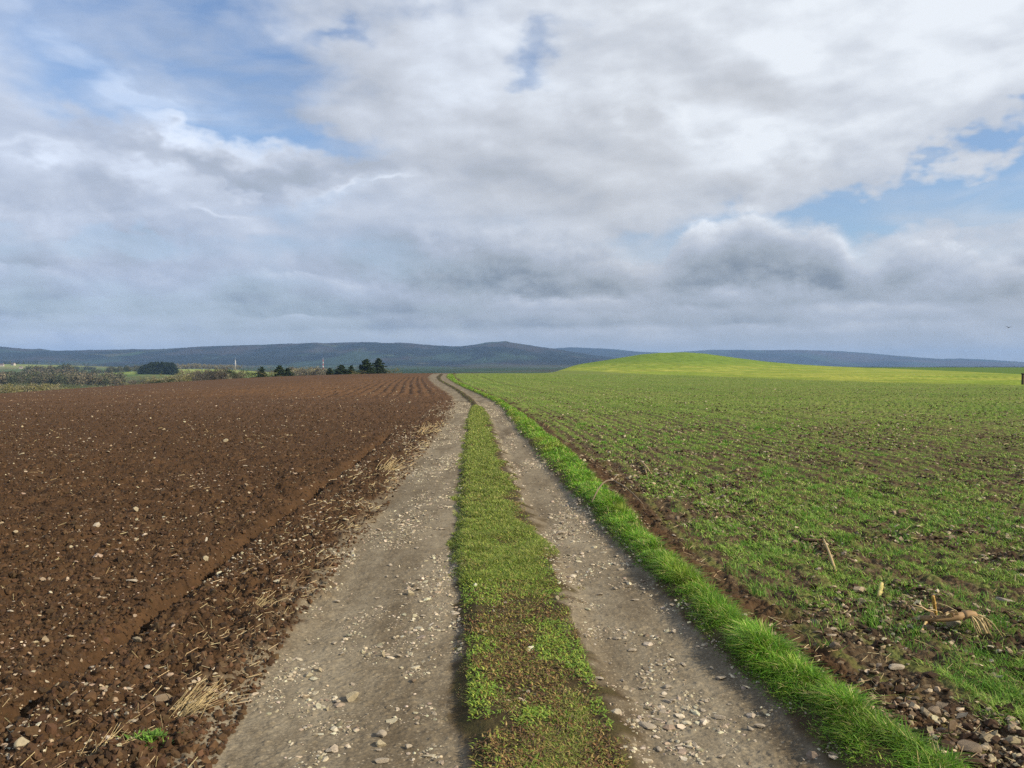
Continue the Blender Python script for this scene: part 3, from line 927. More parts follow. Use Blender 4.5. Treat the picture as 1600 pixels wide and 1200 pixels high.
# middle strip: short grass; near the camera it thins out into moss, low leaves and dead matter
def make_median():
    parts = []
    for n, y0, y1, pw, seg in ((110000, 2.3, 8, 1.4, 2), (80000, 6, 32, 1.4, 2), (2500, 32, 120, 1.0, 2)):
        Yb = ymix(n, y0, y1, pw)
        a = EML(Yb); b = EMR(Yb)
        u = rs.uniform(-0.08, 1.12, n)
        xb = a + (b - a) * u + 0.30 * (fbm(u * 2, Yb * 2.2, 4, 319) - 0.5) * np.abs(2 * u - 1) * np.where(Yb < 25, 1, 0.3)
        cl = fbm(xb * 11, Yb * 7, 4, 311); big = fbm(xb * 3.4, Yb * 1.5, 4, 313)
        g = sst(4.9, 6.6, Yb) * 0.85 + 2.0 * (big - 0.5) + 0.06 + 0.18 * sst(4.9, 6.6, Yb)
        g = g - 0.95 * sst(0.66, 1.0, u) * (1 - 0.6 * sst(14, 26, Yb)) - 0.5 * sst(0.14, 0.0, u) * (1 - sst(6, 10, Yb))
        g = g + 0.5 * np.exp(-((Yb - 5.6) / 0.45) ** 2) * (u > 0.1)
        edgef = np.clip(np.minimum(u + 0.08, 1.12 - u) / 0.3, 0, 1)
        keep = (cl - 0.16 * (1 - edgef) + 0.30 * np.clip(g, -0.3, 0.8) + 0.12 * edgef) > 0.42 + 0.24 * rs.rand(n)
        keep &= ~((Yb > 30.5) & (rs.rand(n) < 0.9))
        xb, Yb, u, cl, g, edgef = [q[keep] for q in (xb, Yb, u, cl, g, edgef)]; m = len(xb)
        zb = ground_z(xb, Yb, False) - 0.004
        gc_ = np.clip(g, 0, 1)
        h = (0.010 + 0.040 * cl) * rs.uniform(0.5, 1.4, m) * (0.38 + 0.85 * gc_) * (0.6 + 0.4 * edgef)
        w = np.maximum(0.0040, Yb * 0.0010) * rs.uniform(0.6, 1.4, m) * np.where(g < 0.3, 1.5, 1.0)
        azb = rs.uniform(0, 6.28, m)
        lean = rs.uniform(0.4, 1.6, m)
        gc = pal(m, [(0.13, 0.19, 0.028), (0.19, 0.255, 0.042), (0.27, 0.31, 0.065), (0.36, 0.34, 0.11)], [0.3, 0.33, 0.23, 0.14])
        dc = pal(m, [(0.38, 0.29, 0.11), (0.24, 0.14, 0.065), (0.17, 0.19, 0.04), (0.42, 0.34, 0.15), (0.10, 0.065, 0.035)], [0.2, 0.26, 0.24, 0.10, 0.20])
        k = (rs.rand(m) < np.clip(g * 1.5 + 0.12, 0.06, 1))[:, None]
        base = gc * k + dc * (1 - k)
        base = base * (0.7 + 0.65 * fbm(xb * 14, Yb * 10, 3, 317))[:, None]
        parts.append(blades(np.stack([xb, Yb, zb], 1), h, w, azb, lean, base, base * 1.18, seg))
    # low broad leaves (clover, plantain) and dead leaves
    n = 42000
    Yb = ymix(n, 2.3, 9, 1.6); a = EML(Yb); b = EMR(Yb); u = rs.uniform(0.02, 1.0, n); xb = a + (b - a) * u
    k = fbm(xb * 5, Yb * 4, 3, 331) + 0.25 * np.exp(-((Yb - 5.5) / 0.5) ** 2) > 0.26 + 0.32 * rs.rand(n)
    xb, Yb = xb[k], Yb[k]; m = len(xb)
    pt = fbm(xb * 3.2, Yb * 2.2, 3, 335)
    gr_ = pal(m, [(0.15, 0.27, 0.03), (0.22, 0.34, 0.05), (0.32, 0.38, 0.06)]); br_ = pal(m, [(0.22, 0.115, 0.05), (0.36, 0.27, 0.09), (0.12, 0.07, 0.035), (0.07, 0.045, 0.025), (0.19, 0.20, 0.045)])
    kk = (rs.rand(m) < sst(0.42, 0.56, pt) * 0.85 + 0.1 + 0.4 * np.exp(-((Yb - 5.5) / 0.5) ** 2))[:, None]
    c = gr_ * kk + br_ * (1 - kk)
    parts.append(blades(np.stack([xb, Yb, ground_z(xb, Yb, False) + rs.uniform(0, 0.01, m)], 1), rs.uniform(0.006, 0.022, m), rs.uniform(0.004, 0.010, m), rs.uniform(0, 6.28, m), rs.uniform(0.9, 1.9, m), c, c * 1.2, 2))
    v_, f_, c_ = join(parts)
    tag(build_mesh("middle_grass", v_, f_, M_grass, {'col': c_}, smooth=False), 'short yellowing grass on the strip between the wheel tracks', 'grass', kind='stuff')


make_median()


# drilled crop seedlings
def make_crop():
    parts = []
    for n, y0, y1, pw in ((170000, 2.6, 11, 0.7), (190000, 11, 48, 0.7), (90000, 48, 150, 0.6)):
        Yb = ymix(n, y0, y1, pw)
        v = EV_(Yb)
        xmax = 0.80 * (Yb + 1.5)
        xb = v + 0.12 + (xmax - v) * rs.uniform(0, 1, n) ** 1.0
        lat = xb - v
        sp = np.where(Yb < 25, 0.15, 0.3)
        lat = lat + 0.10 * (fbm(lat * 0.5, Yb * 0.25, 3, 326) - 0.5)
        snap = np.round(lat / sp) * sp + rs.normal(0, 0.030, n)
        lat = np.where(rs.rand(n) < 0.80, snap, lat)
        xb = v + lat
        cl = fbm(xb * 2.6, Yb * 2.6, 4, 321); big = fbm(xb * 0.5, Yb * 0.5, 3, 322)
        stripw = 0.16 + 0.26 * fbm(Yb * 0.7, Yb * 0, 3, 81)
        thin = 1 - sst(stripw - 0.1, stripw + 0.5, lat)
        cov = cl * 0.95 + big * 0.45 + 0.13 * sst(5, 16, Yb) - 0.5 * thin - 0.06
        keep = (cov > 0.495 + 0.26 * rs.rand(n)) & (bright_b(xb, Yb) < 0.6)
        xb, Yb, cl, big = [q[keep] for q in (xb, Yb, cl, big)]; m = len(xb)
        zb = ground_z(xb, Yb, m < 120000) - 0.003
        h = (0.022 + 0.036 * cl) * rs.uniform(0.4, 1.4, m)
        w = np.maximum(0.0045, Yb * 0.0011) * rs.uniform(0.7, 1.3, m)
        azb = rs.uniform(0, 6.28, m); lean = rs.uniform(0.5, 1.6, m)
        base = pal(m, [(0.135, 0.26, 0.030), (0.20, 0.335, 0.046), (0.28, 0.39, 0.07), (0.38, 0.41, 0.13)], [0.34, 0.34, 0.2, 0.12])
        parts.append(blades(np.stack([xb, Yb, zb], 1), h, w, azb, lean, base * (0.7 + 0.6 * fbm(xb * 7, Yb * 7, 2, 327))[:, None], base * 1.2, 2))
    # brighter tufts of volunteer grass near the verge
    n = 900
    Yt = ymix(n, 2.8, 22, 1.3); lt = rs.uniform(0.35, 3.2, n) * (0.6 + Yt / 12)
    kk = fbm(lt * 2, Yt * 1.2, 2, 55) > 0.47
    Yt, lt = Yt[kk], lt[kk]
    rep = 34
    Yb = np.repeat(Yt, rep); xb = EV_(Yb) + np.repeat(lt, rep) + rs.normal(0, 0.035, len(Yb)); Yb = Yb + rs.normal(0, 0.05, len(Yb))
    m = len(xb); zb = ground_z(xb, Yb, False) - 0.002
    base = pal(m, [(0.08, 0.23, 0.020), (0.13, 0.30, 0.032), (0.19, 0.32, 0.05)])
    parts.append(blades(np.stack([xb, Yb, zb], 1), rs.uniform(0.04, 0.10, m), np.maximum(0.0036, Yb * 0.0008), rs.uniform(0, 6.28, m), rs.uniform(0.3, 1.1, m), base, base * 1.2, 2))
    v_, f_, c_ = join(parts)
    tag(build_mesh("crop_seedlings", v_, f_, M_grass, {'col': c_}, smooth=False), 'short green winter crop seedlings drilled in rows on the right field', 'crop', kind='stuff')


make_crop()

# ------------------------------------------------------------------ stones
def ico(sub=1):
    import bmesh
    bm = bmesh.new(); bmesh.ops.create_icosphere(bm, subdivisions=sub, radius=1.0)
    v = np.array([q.co[:] for q in bm.verts]); f = np.array([[q.index for q in fc.verts] for fc in bm.faces])
    bm.free(); return v, f


ICO1 = ico(1); ICO2 = ico(3)


def chip_template(seed, flat=0.45):
    r = np.random.RandomState(seed)
    v = ICO1[0].copy()
    for _ in range(5):
        d = r.normal(0, 1, 3); d /= np.linalg.norm(d); c = r.uniform(0.35, 0.75)
        k = v @ d
        v = v - np.maximum(k - c, 0)[:, None] * d
    v *= 1 + r.uniform(-0.12, 0.12, (len(v), 1))
    v[:, 2] *= flat
    return v


TEMPL = [chip_template(i, 0.35 + 0.1 * (i % 4)) for i in range(8)]


def crumb_template(seed):
    r = np.random.RandomState(seed + 500)
    return ICO1[0] * (1 + r.uniform(-0.34, 0.30, (len(ICO1[0]), 1))) * np.array([1, 0.9, 0.75])


CRUMBS = [crumb_template(i) for i in range(8)]


def scatter_chips(P, size, col, tilt=0.25, sink=0.35, elong=0.35, TEMPL=TEMPL):
    out = []
    n = len(P)
    which = rs.randint(0, 8, n)
    for k in range(8):
        i = np.where(which == k)[0]
        if not len(i): continue
        t0 = TEMPL[k][None] * size[i][:, None, None]
        t0 = t0 * np.stack([1 + rs.uniform(0, elong * 2, len(i)), 1 + rs.uniform(-elong, elong, len(i)), rs.uniform(0.7, 1.3, len(i))], 1)[:, None, :]
        a = rs.uniform(0, 6.28, len(i)); ca, sa = np.cos(a)[:, None], np.sin(a)[:, None]
        b = rs.normal(0, tilt, len(i)); cb, sb = np.cos(b)[:, None], np.sin(b)[:, None]
        X, Y_, Z = t0[..., 0], t0[..., 1], t0[..., 2]
        X, Z = X * cb - Z * sb, X * sb + Z * cb
        X, Y_ = X * ca - Y_ * sa, X * sa + Y_ * ca
        vv = np.stack([X, Y_, Z], -1) + P[i][:, None, :]
        vv[..., 2] += (size[i] * (0.4 - sink))[:, None]
        ff = (np.arange(len(i)) * len(TEMPL[k]))[:, None, None] + ICO1[1][None]
        out.append((vv.reshape(-1, 3), ff.reshape(-1, 3), np.repeat(col[i], len(TEMPL[k]), 0)))
    return join(out)


# gravel on the wheel tracks
def make_gravel():
    n = 170000
    Yg = ymix(n, 2.3, 36, 1.15)
    a = EL_(Yg) - 0.80; b = ER_(Yg) + 0.05
    xg = a + (b - a) * rs.rand(n)
    ml, mr, l = EML(Yg), EMR(Yg), EL_(Yg)
    den = fbm(xg * 3.0, Yg * 0.8, 4, 401)
    cl = fbm(xg * 6, Yg * 6, 3, 402)
    inmid = (xg > ml) & (xg < mr)
    side = sst(-0.25, 0.35, xg - l)
    keep = (den * 0.75 + cl * 0.65 > 0.63 + 0.28 * rs.rand(n)) & (rs.rand(n) < 0.42 + 0.58 * side) & (~inmid | (rs.rand(n) < 0.06))
    xg, Yg = xg[keep], Yg[keep]; m = len(xg)
    sz = np.exp(rs.normal(math.log(0.0038), 0.68, m)) * (1 + 0.045 * Yg)
    sz = np.minimum(sz, 0.026)
    zg = ground_z(xg, Yg) 
    c = pal(m, [(0.40, 0.345, 0.25), (0.29, 0.245, 0.175), (0.52, 0.465, 0.35), (0.17, 0.14, 0.10)], [0.38, 0.24, 0.26, 0.12])
    v_, f_, c_ = scatter_chips(np.stack([xg, Yg, zg], 1), sz, c)
    tag(build_mesh("gravel", v_, f_, M_stone, {'col': c_}, smooth=False), 'pale gravel chips strewn over the two wheel tracks', 'gravel', kind='stuff')


make_gravel()


def make_soil_bits():
    # crumbs of earth and pale stone flecks on the ploughed field
    parts = []
    n = 105000
    Yg = ymix(n, 2.3, 60, 1.0)
    xg = EL_(Yg) + 0.15 - rs.rand(n) * (0.80 * (Yg + 1.5) + EL_(Yg))
    k = rs.rand(n) > sst(14, 58, Yg)
    xg, Yg = xg[k], Yg[k]; n = len(xg)
    zg = ground_z(xg, Yg)
    sz = np.exp(rs.normal(math.log(0.0075), 0.5, n)) * (1 + 0.03 * Yg); sz = np.minimum(sz, 0.03)
    c = pal(n, [(0.064, 0.037, 0.019), (0.092, 0.053, 0.027), (0.044, 0.026, 0.014)], [0.5, 0.28, 0.22])
    parts.append(scatter_chips(np.stack([xg, Yg, zg], 1), sz, c, 0.9, 0.35, 0.2, CRUMBS))
    n = 17000
    Yg = ymix(n, 2.3, 95, 0.85)
    xg = EL_(Yg) + 0.1 - rs.rand(n) * (0.80 * (Yg + 1.5) + EL_(Yg))
    k = (fbm(xg * 0.8, Yg * 0.8, 3, 411) > 0.42 + 0.15 * rs.rand(n)) & (rs.rand(n) > sst(35, 94, Yg))
    xg, Yg = xg[k], Yg[k]; m = len(xg)
    zg = ground_z(xg, Yg) + 0.004
    sz = np.exp(rs.normal(math.log(0.0052), 0.55, m)) * (1 + 0.055 * Yg); sz = np.minimum(sz, 0.04)
    c = pal(m, [(0.36, 0.29, 0.20), (0.25, 0.19, 0.13), (0.48, 0.41, 0.30)], [0.5, 0.3, 0.2])
    parts.append(scatter_chips(np.stack([xg, Yg, zg], 1), sz, c, 0.4, 0.15))
    v_, f_, c_ = join(parts)
    tag(build_mesh("soil_crumbs_and_pebbles", v_, f_, M_stone, {'col': c_}, smooth=False), 'brown earth crumbs and pale pebbles over the ploughed field', 'soil crumbs', kind='stuff')
    # slate chips and clods on the drilled field
    parts = []
    n = 95000
    Yg = ymix(n, 2.6, 60, 0.85)
    lat = rs.rand(n) ** 1.1 * (0.80 * (Yg + 1.5) - EV_(Yg))
    xg = EV_(Yg) + 0.02 + lat
    k = (fbm(xg * 1.1, Yg * 1.1, 4, 421) - 0.08 * np.exp(-lat / 0.5)) > 0.42 + 0.06 * (1 - sst(3.5, 8, Yg)) + 0.25 * rs.rand(n)
    xg, Yg, lat = xg[k], Yg[k], lat[k]; m = len(xg)
    zg = ground_z(xg, Yg) + 0.003
    sz = np.exp(rs.normal(math.log(0.0085), 0.55, m)) * (1 + 0.04 * Yg); sz = np.minimum(sz, 0.036)
    c = pal(m, [(0.26, 0.205, 0.135), (0.36, 0.295, 0.195), (0.14, 0.10, 0.062), (0.052, 0.031, 0.017), (0.48, 0.41, 0.28)], [0.16, 0.10, 0.16, 0.53, 0.05])
    parts.append(scatter_chips(np.stack([xg, Yg, zg], 1), sz, c, 0.45, 0.2))
    v_, f_, c_ = join(parts)
    tag(build_mesh("slate_pebbles", v_, f_, M_stone, {'col': c_}, smooth=False), 'flat slate chips and clods between the crop seedlings', 'stone chips', kind='stuff')


make_soil_bits()


def rock_mesh(name, seed, flat, col, rough=0.07, cuts=9):
    r = np.random.RandomState(seed)
    v = ICO2[0].copy()
    for _ in range(cuts):
        d = r.normal(0, 1, 3); d[2] *= 0.7; d /= np.linalg.norm(d); c = r.uniform(0.42, 0.80)
        k = v @ d
        v = v - (np.maximum(k - c, 0) * 0.93)[:, None] * d
    nn = fbm(v[:, 0] * 3 + seed, v[:, 1] * 3 + v[:, 2] * 2, 3, seed) - 0.5
    v = v * (1 + rough * 2 * nn)[:, None]
    v[:, 2] *= flat
    cc = np.array(col)[None] * (1 + 0.5 * (fbm(v[:, 0] * 4, v[:, 1] * 4 + v[:, 2], 3, seed + 4) - 0.5))[:, None]
    ob = build_mesh(name, v, ICO2[1], M_stone, {'col': cc}, smooth=False, link=False)
    return ob.data


STONE_N = 0


def stone(me, xp, yp, s, rz, label, sx=1.0, sy=1.0, sz=1.0, tilt=0.0, sink=0.25, group=None):
    o = bpy.data.objects.new("stone", me); sc.collection.objects.link(o)
    zg = float(ground_z(xp, yp)[0])
    o.location = (xp, yp, zg + s * sz * 0.5 - s * sink)
    o.scale = (s * sx, s * sy, s * sz)
    o.rotation_euler = (tilt, tilt * 0.5, rz)
    tag(o, label, 'stone', group)
    return o


R_block = [rock_mesh("stone_block", 11 + i, 0.8, (0.36, 0.31, 0.21)) for i in range(3)]
R_flat = [rock_mesh("stone_flat", 31 + i, 0.38, (0.36, 0.31, 0.24)) for i in range(5)]
R_grey = [rock_mesh("stone_grey", 51 + i, 0.48, (0.20, 0.155, 0.108)) for i in range(4)]
UNIQ = [
    (548, 1087, 0.036, R_block[0], 'biggest rounded yellowish stone with a dark hollow on the left wheel track', 1.25, 1.0, 1.0),
    (523, 1092, 0.020, R_flat[0], 'pale stone in the shadow of the biggest stone on the left wheel track', 1.1, 1, 1),
    (598, 1017, 0.020, R_block[1], 'upright pointed pale stone standing alone on the left wheel track', 0.8, 0.7, 1.5),
    (645, 1057, 0.017, R_grey[0], 'small tan stone with dark shadowed side near the middle of the left wheel track', 1.1, 0.9, 1.3),
    (641, 925, 0.028, R_block[2], 'wedge shaped white stone on the left wheel track beside the grass strip', 1.2, 0.9, 1.1),
    (622, 1018, 0.018, R_flat[1], 'cream stone just right of the upright pointed stone', 1.2, 1, 1.4),
    (593, 1148, 0.024, R_flat[2], 'pale round stone touching another near the bottom of the left wheel track', 1.1, 1, 1.3),
    (594, 1163, 0.024, R_block[2], 'buff round stone in front of its touching pale neighbour', 1.1, 1, 0.8),
    (637, 1168, 0.018, R_flat[3], 'grey white stone at the bottom of the left track near its centre', 1, 1, 1.3),
    (595, 1192, 0.022, R_flat[4], 'long flat pale stone at the very bottom of the left track', 1.6, 0.8, 1),
    (498, 1041, 0.016, R_block[1], 'small pink white stone at the soil edge of the left track', 1, 0.9, 1.2),
    (509, 1104, 0.013, R_block[0], 'tiny round white pebble below the biggest stone', 1, 1, 1),
    (872, 943, 0.022, R_block[1], 'white stone on the right edge of the grass strip', 1, 0.8, 1.0),
    (1011, 1126, 0.034, R_flat[0], 'wide flat cream stone pressed into the right wheel track', 1.5, 0.9, 0.7),
    (938, 1065, 0.026, R_flat[1], 'flat white stone at the left side of the right wheel track', 1.4, 0.8, 0.8),
    (988, 1007, 0.024, R_flat[2], 'pale angular stone in the middle of the right wheel track', 1.3, 0.8, 0.9),
    (1130, 1051, 0.026, R_flat[3], 'pale flat stone on the right wheel track close to the verge', 1.3, 0.9, 0.8),
    (1128, 1112, 0.024, R_flat[4], 'broken looking pale stone on the right wheel track nearest the camera', 1.3, 0.8, 0.9),
    (876, 831, 0.040, R_flat[2], 'brightest pale stone on the far part of the right wheel track', 1.3, 0.9, 0.9),
    (204, 913, 0.038, R_flat[1], 'largest buff stone lying on the ploughed field', 1.5, 0.9, 1.1),
    (109, 864, 0.024, R_block[2], 'round pale stone on the ploughed field left of the others', 1, 1, 1),
    (211, 808, 0.038, R_block[1], 'whitish stone alone further out on the ploughed field', 1.1, 0.9, 1),
    (352, 692, 0.060, R_block[0], 'distant bright stone on the ploughed field', 1.2, 0.9, 1),
    (320, 880, 0.032, R_block[1], 'cream stone of a pair on the ploughed field beside the straw', 1, 1, 1.1),
    (143, 1054, 0.022, R_flat[3], 'white curved shard on the dark ploughed soil', 1.5, 0.5, 0.8),
    (246, 1107, 0.034, R_grey[1], 'grey brown stone beside the large straw tuft', 1.3, 0.9, 1.2),
    (30, 1193, 0.036, R_block[2], 'tan stone at the bottom left corner of the field', 1, 1, 0.9),
    (1495, 978, 0.055, R_block[2], 'pale block stone under the uprooted maize stump', 1.1, 0.8, 1.0),
    (1572, 925, 0.050, R_flat[0], 'broad pale slate lying right of the maize stump', 1.4, 0.8, 0.8),
    (1403, 1036, 0.040, R_flat[2], 'yellowish flat stone on the bare soil below the maize stump', 1.5, 0.7, 1),
    (1466, 1117, 0.042, R_grey[2], 'grey brown oval stone in the bare soil beside the verge', 1.5, 0.8, 1.2),
    (1306, 1015, 0.036, R_grey[3], 'rounded pinkish stone in the bare soil halfway along the verge', 1.1, 0.9, 1.3),
    (1523, 1168, 0.050, R_grey[0], 'large dull stone in the bottom right soil', 1.3, 1, 1.1),
]
for i, (px, py, s, me, lab, a_, b_, c_) in enumerate(UNIQ):
    xp, yp = at(px, py)
    stone(me, xp, yp, s, random.uniform(-0.5, 0.5), lab, a_, b_, c_, random.uniform(-0.15, 0.15), 0.10)


def stone_group(n, region, label, group, meshes, smin, smax):
    k = 0; tries = 0
    while k < n and tries < 5000:
        tries += 1
        xp, yp = region()
        s = random.uniform(smin, smax) * (0.8 + 0.06 * yp)
        stone(random.choice(meshes), xp, yp, s, random.uniform(0, 6.28), label, random.uniform(1, 1.6), random.uniform(0.7, 1.0),
              random.uniform(0.8, 1.3), random.uniform(-0.2, 0.2), 0.18, group)
        k += 1


def reg_track(a, b, y0=3.1, y1=16):
    def f():
        yy = float(ymix(1, y0, y1, 1.2)[0]); u = random.uniform(0.12, 0.88)
        return float(a(yy)) + (float(b(yy)) - float(a(yy))) * u, yy
    return f


stone_group(70, reg_track(EL_, EML), 'small pale stone loose on the left wheel track', 'small stones on the left wheel track', R_flat, 0.009, 0.019)
stone_group(80, reg_track(EMR, ER_), 'small flat pale stone on the right wheel track', 'flat stones on the right wheel track', R_flat, 0.009, 0.020)


def reg_soil():
    yy = float(ymix(1, 3.0, 24, 0.9)[0]); return random.uniform(-0.68 * yy, float(EL_(yy)) - 0.15), yy


def reg_right():
    yy = float(ymix(1, 3.0, 14, 1.0)[0]); v = float(EV_(yy)); return v + 0.05 + random.random() ** 1.6 * (0.68 * yy - v), yy


stone_group(45, reg_soil, 'small pale stone on the ploughed soil', 'small stones on the ploughed field', R_flat + R_block, 0.010, 0.021)
stone_group(55, reg_right, 'dull flat stone among the crop seedlings', 'stones among the crop seedlings', R_grey + R_flat[:2], 0.012, 0.026)


# ------------------------------------------------------------------ straw, stalks, stick, weed
def tube(p0, p1, r0, r1, sides=6, bend=0.0, segs=4, bd=(0, 0, 1)):
    p0 = np.array(p0, float); p1 = np.array(p1, float); d = p1 - p0; L = np.linalg.norm(d); d = d / L
    up = np.array([0, 0, 1.0]) if abs(d[2]) < 0.9 else np.array([1.0, 0, 0])
    s = np.cross(d, up); s /= np.linalg.norm(s); u = np.cross(s, d)
    V_ = []
    for j in range(segs + 1):
        t = j / segs
        c = p0 + (p1 - p0) * t + np.array(bd) * bend * L * math.sin(math.pi * t)
        r = r0 + (r1 - r0) * t
        for k in range(sides):
            a = 2 * math.pi * k / sides
            V_.append(c + (s * math.cos(a) + u * math.sin(a)) * r)
    F_ = []
    for j in range(segs):
        for k in range(sides):
            a = j * sides + k; b = j * sides + (k + 1) % sides
            F_ += [[a, b, b + sides], [a, b + sides, a + sides]]
    n = len(V_); V_.append(p0); V_.append(p1)
    for k in range(sides):
        F_.append([n, (k + 1) % sides, k]); F_.append([n + 1, segs * sides + k, segs * sides + (k + 1) % sides])
    return np.array(V_), np.array(F_)


def tubes_mesh(name, lst, col, mat, jit=0.15, parent=None):
    parts = []
    for a in lst:
        v, f = tube(*a[0], **a[1])
        c = np.array(col) * (1 + random.uniform(-jit, jit))
        parts.append((v, f, np.repeat(c[None], len(v), 0)))
    v_, f_, c_ = join(parts)
    return build_mesh(name, v_, f_, mat, {'col': c_}, smooth=True, parent=parent)


def straw_litter():
    parts = []
    n = 3300
    Yg = ymix(n, 2.5, 22, 1.25)
    # near the soil edge mostly, some right across both fields
    side = rs.rand(n)
    xL = EL_(Yg) + 0.1 - np.abs(rs.normal(0, 0.35, n))
    xF = EL_(Yg) - rs.rand(n) * 0.8 * Yg
    xR = EV_(Yg) + 0.2 + rs.rand(n) ** 1.5 * 0.6 * Yg
    xg = np.where(side < 0.45, xL, np.where(side < 0.68, xF, xR))
    k = (fbm(xg * 1.5, Yg * 1.5, 3, 431) > 0.42)
    xg, Yg = xg[k], Yg[k]; m = len(xg)
    zg = ground_z(xg, Yg) + 0.006
    L = rs.uniform(0.015, 0.07, m) * (1 + 0.03 * Yg); a = rs.uniform(0, math.pi, m); ti = rs.normal(0.1, 0.25, m)
    d = np.stack([np.cos(a) * np.cos(ti), np.sin(a) * np.cos(ti), np.abs(np.sin(ti))], 1)
    w = np.maximum(0.0013, Yg * 0.00028)[:, None]
    P0 = np.stack([xg, Yg, zg], 1); P1 = P0 + d * L[:, None]
    s = np.stack([-np.sin(a), np.cos(a), np.zeros(m)], 1); u = np.array([0, 0, 1.0])[None]
    vs = np.stack([P0 + s * w, P0 - s * w, P0 + u * w * 1.6, P1 + s * w, P1 - s * w, P1 + u * w * 1.6], 1)
    tr = np.array([[0, 1, 4], [0, 4, 3], [1, 2, 5], [1, 5, 4], [2, 0, 3], [2, 3, 5], [3, 4, 5]])
    ff = (np.arange(m) * 6)[:, None, None] + tr[None]
    c = pal(m, [(0.42, 0.33, 0.18), (0.34, 0.25, 0.13), (0.50, 0.42, 0.25), (0.22, 0.14, 0.08)], [0.35, 0.3, 0.2, 0.15])
    tag(build_mesh("straw_litter", vs.reshape(-1, 3), ff.reshape(-1, 3), M_straw, {'col': np.repeat(c, 6, 0)}, smooth=False),
        'short bits of pale straw scattered over the bare soil', 'straw', kind='stuff')


straw_litter()


def straw_tuft(px, py, n, L, lean_az, label, spread=0.9, col=(0.46, 0.36, 0.19)):
    xp, yp = at(px, py)
    z0 = float(ground_z(xp, yp)[0])
    lst = []
    for i in range(n):
        a = random.gauss(lean_az, spread * 0.5); el_ = random.uniform(0.15, 0.95)
        l = L * random.uniform(0.5, 1.15)
        b0 = (xp + random.gauss(0, L * 0.20), yp + random.gauss(0, L * 0.22), z0 - 0.01)
        b1 = (b0[0] + math.cos(a) * math.cos(el_) * l, b0[1] + math.sin(a) * math.cos(el_) * l, z0 + math.sin(el_) * l * 0.8)
        r = max(0.0011, yp * 0.00023)
        lst.append(((b0, b1, r * 1.3, r * 0.7), dict(sides=4, bend=random.uniform(-0.08, 0.10), segs=3)))
    o = tubes_mesh("straw_tuft", lst, col, M_straw, 0.3)
    tag(o, label, 'straw tuft')
    return o


straw_tuft(275, 1125, 60, 0.17, 0.75, 'large tuft of pale dry straw leaning right on the ploughed soil edge', 0.7)
straw_tuft(135, 1198, 22, 0.16, 0.9, 'sparse dry straw stems at the bottom of the ploughed field', 0.5)
straw_tuft(390, 955, 26, 0.14, 0.8, 'small fan of dry straw between the large tuft and the far one', 0.6)
straw_tuft(598, 735, 34, 0.34, 0.85, 'far upright tuft of dry straw at the track edge', 0.55)
straw_tuft(660, 680, 20, 0.40, 0.3, 'farthest flattened patch of dry straw at the track edge', 1.2)
straw_tuft(410, 830, 6, 0.18, 1.4, 'two or three thin upright stems on the ploughed field', 0.3)


def weed(px, py, r, label, col=((0.16, 0.30, 0.04), (0.10, 0.20, 0.03)), n=260):
    xp, yp = at(px, py)
    X = rs.normal(0, r * 0.5, n); Yw = rs.normal(0, r * 0.4, n)
    zb = ground_z(xp + X, yp + Yw) - 0.002
    c = pal(n, list(col))
    v, f, cc = blades(np.stack([xp + X, yp + Yw, zb], 1), rs.uniform(0.015, 0.04, n), rs.uniform(0.006, 0.012, n), rs.uniform(0, 6.28, n), rs.uniform(0.6, 1.4, n), c, c * 1.3, 3)
    tag(build_mesh("weed", v, f, M_grass, {'col': cc}, smooth=False), label, 'weed')


weed(230, 1172, 0.07, 'small bright green weed growing at the edge of the ploughed soil')


def maize_stump():
    xp, yp = at(1515, 985)
    root = bpy.data.objects.new("maize_stump", None); sc.collection.objects.link(root)
    z0 = float(ground_z(xp, yp, False)[0]); root.location = (xp, yp, z0)
    tag(root, 'uprooted dry maize stump arching over a pale stone in the right field', 'maize stump')
    k = 1.0 / 1.0
    tan = (0.50, 0.39, 0.20); brown = (0.34, 0.22, 0.11)
    st = tubes_mesh("stalk", [(((-0.26, 0.02, 0.085), (-0.02, 0.0, 0.105), 0.016, 0.024), dict(sides=9, segs=6, bend=-0.04)),
                              (((-0.02, 0.0, 0.105), (0.055, 0.0, 0.11), 0.026, 0.020), dict(sides=9, segs=4, bend=0.1))], brown, M_straw, 0.2, root)
    lst = []
    for i in range(26):
        a = random.uniform(-1.6, 1.0); l = random.uniform(0.08, 0.17)
        b0 = (random.uniform(0.0, 0.07), random.uniform(-0.02, 0.02), 0.11)
        b1 = (b0[0] + math.cos(a) * l * 0.8, b0[1] + math.sin(a) * l * 0.7, random.uniform(-0.01, 0.03))
        lst.append(((b0, b1, 0.0045, 0.0018), dict(sides=5, segs=5, bend=random.uniform(0.08, 0.28))))
    tubes_mesh("roots", lst, tan, M_straw, 0.3, root)
    tubes_mesh("root", [(((0.07, -0.02, 0.10), (0.085, -0.05, -0.02), 0.011, 0.008), dict(sides=7, segs=4, bend=0.03))], (0.52, 0.44, 0.26), M_straw, 0.1, root)
    # papery husk leaves along the stalk
    P = np.stack([np.linspace(-0.2, -0.03, 8), np.zeros(8), np.full(8, 0.095)], 1)
    c = pal(8, [tan, (0.38, 0.25, 0.12)])
    v, f, cc = blades(P, np.full(8, 0.12), np.full(8, 0.022), rs.uniform(2.4, 4.2, 8), rs.uniform(1.0, 1.8, 8), c, c, 3)
    build_mesh("husk_leaves", v, f, M_straw, {'col': cc}, parent=root)


maize_stump()


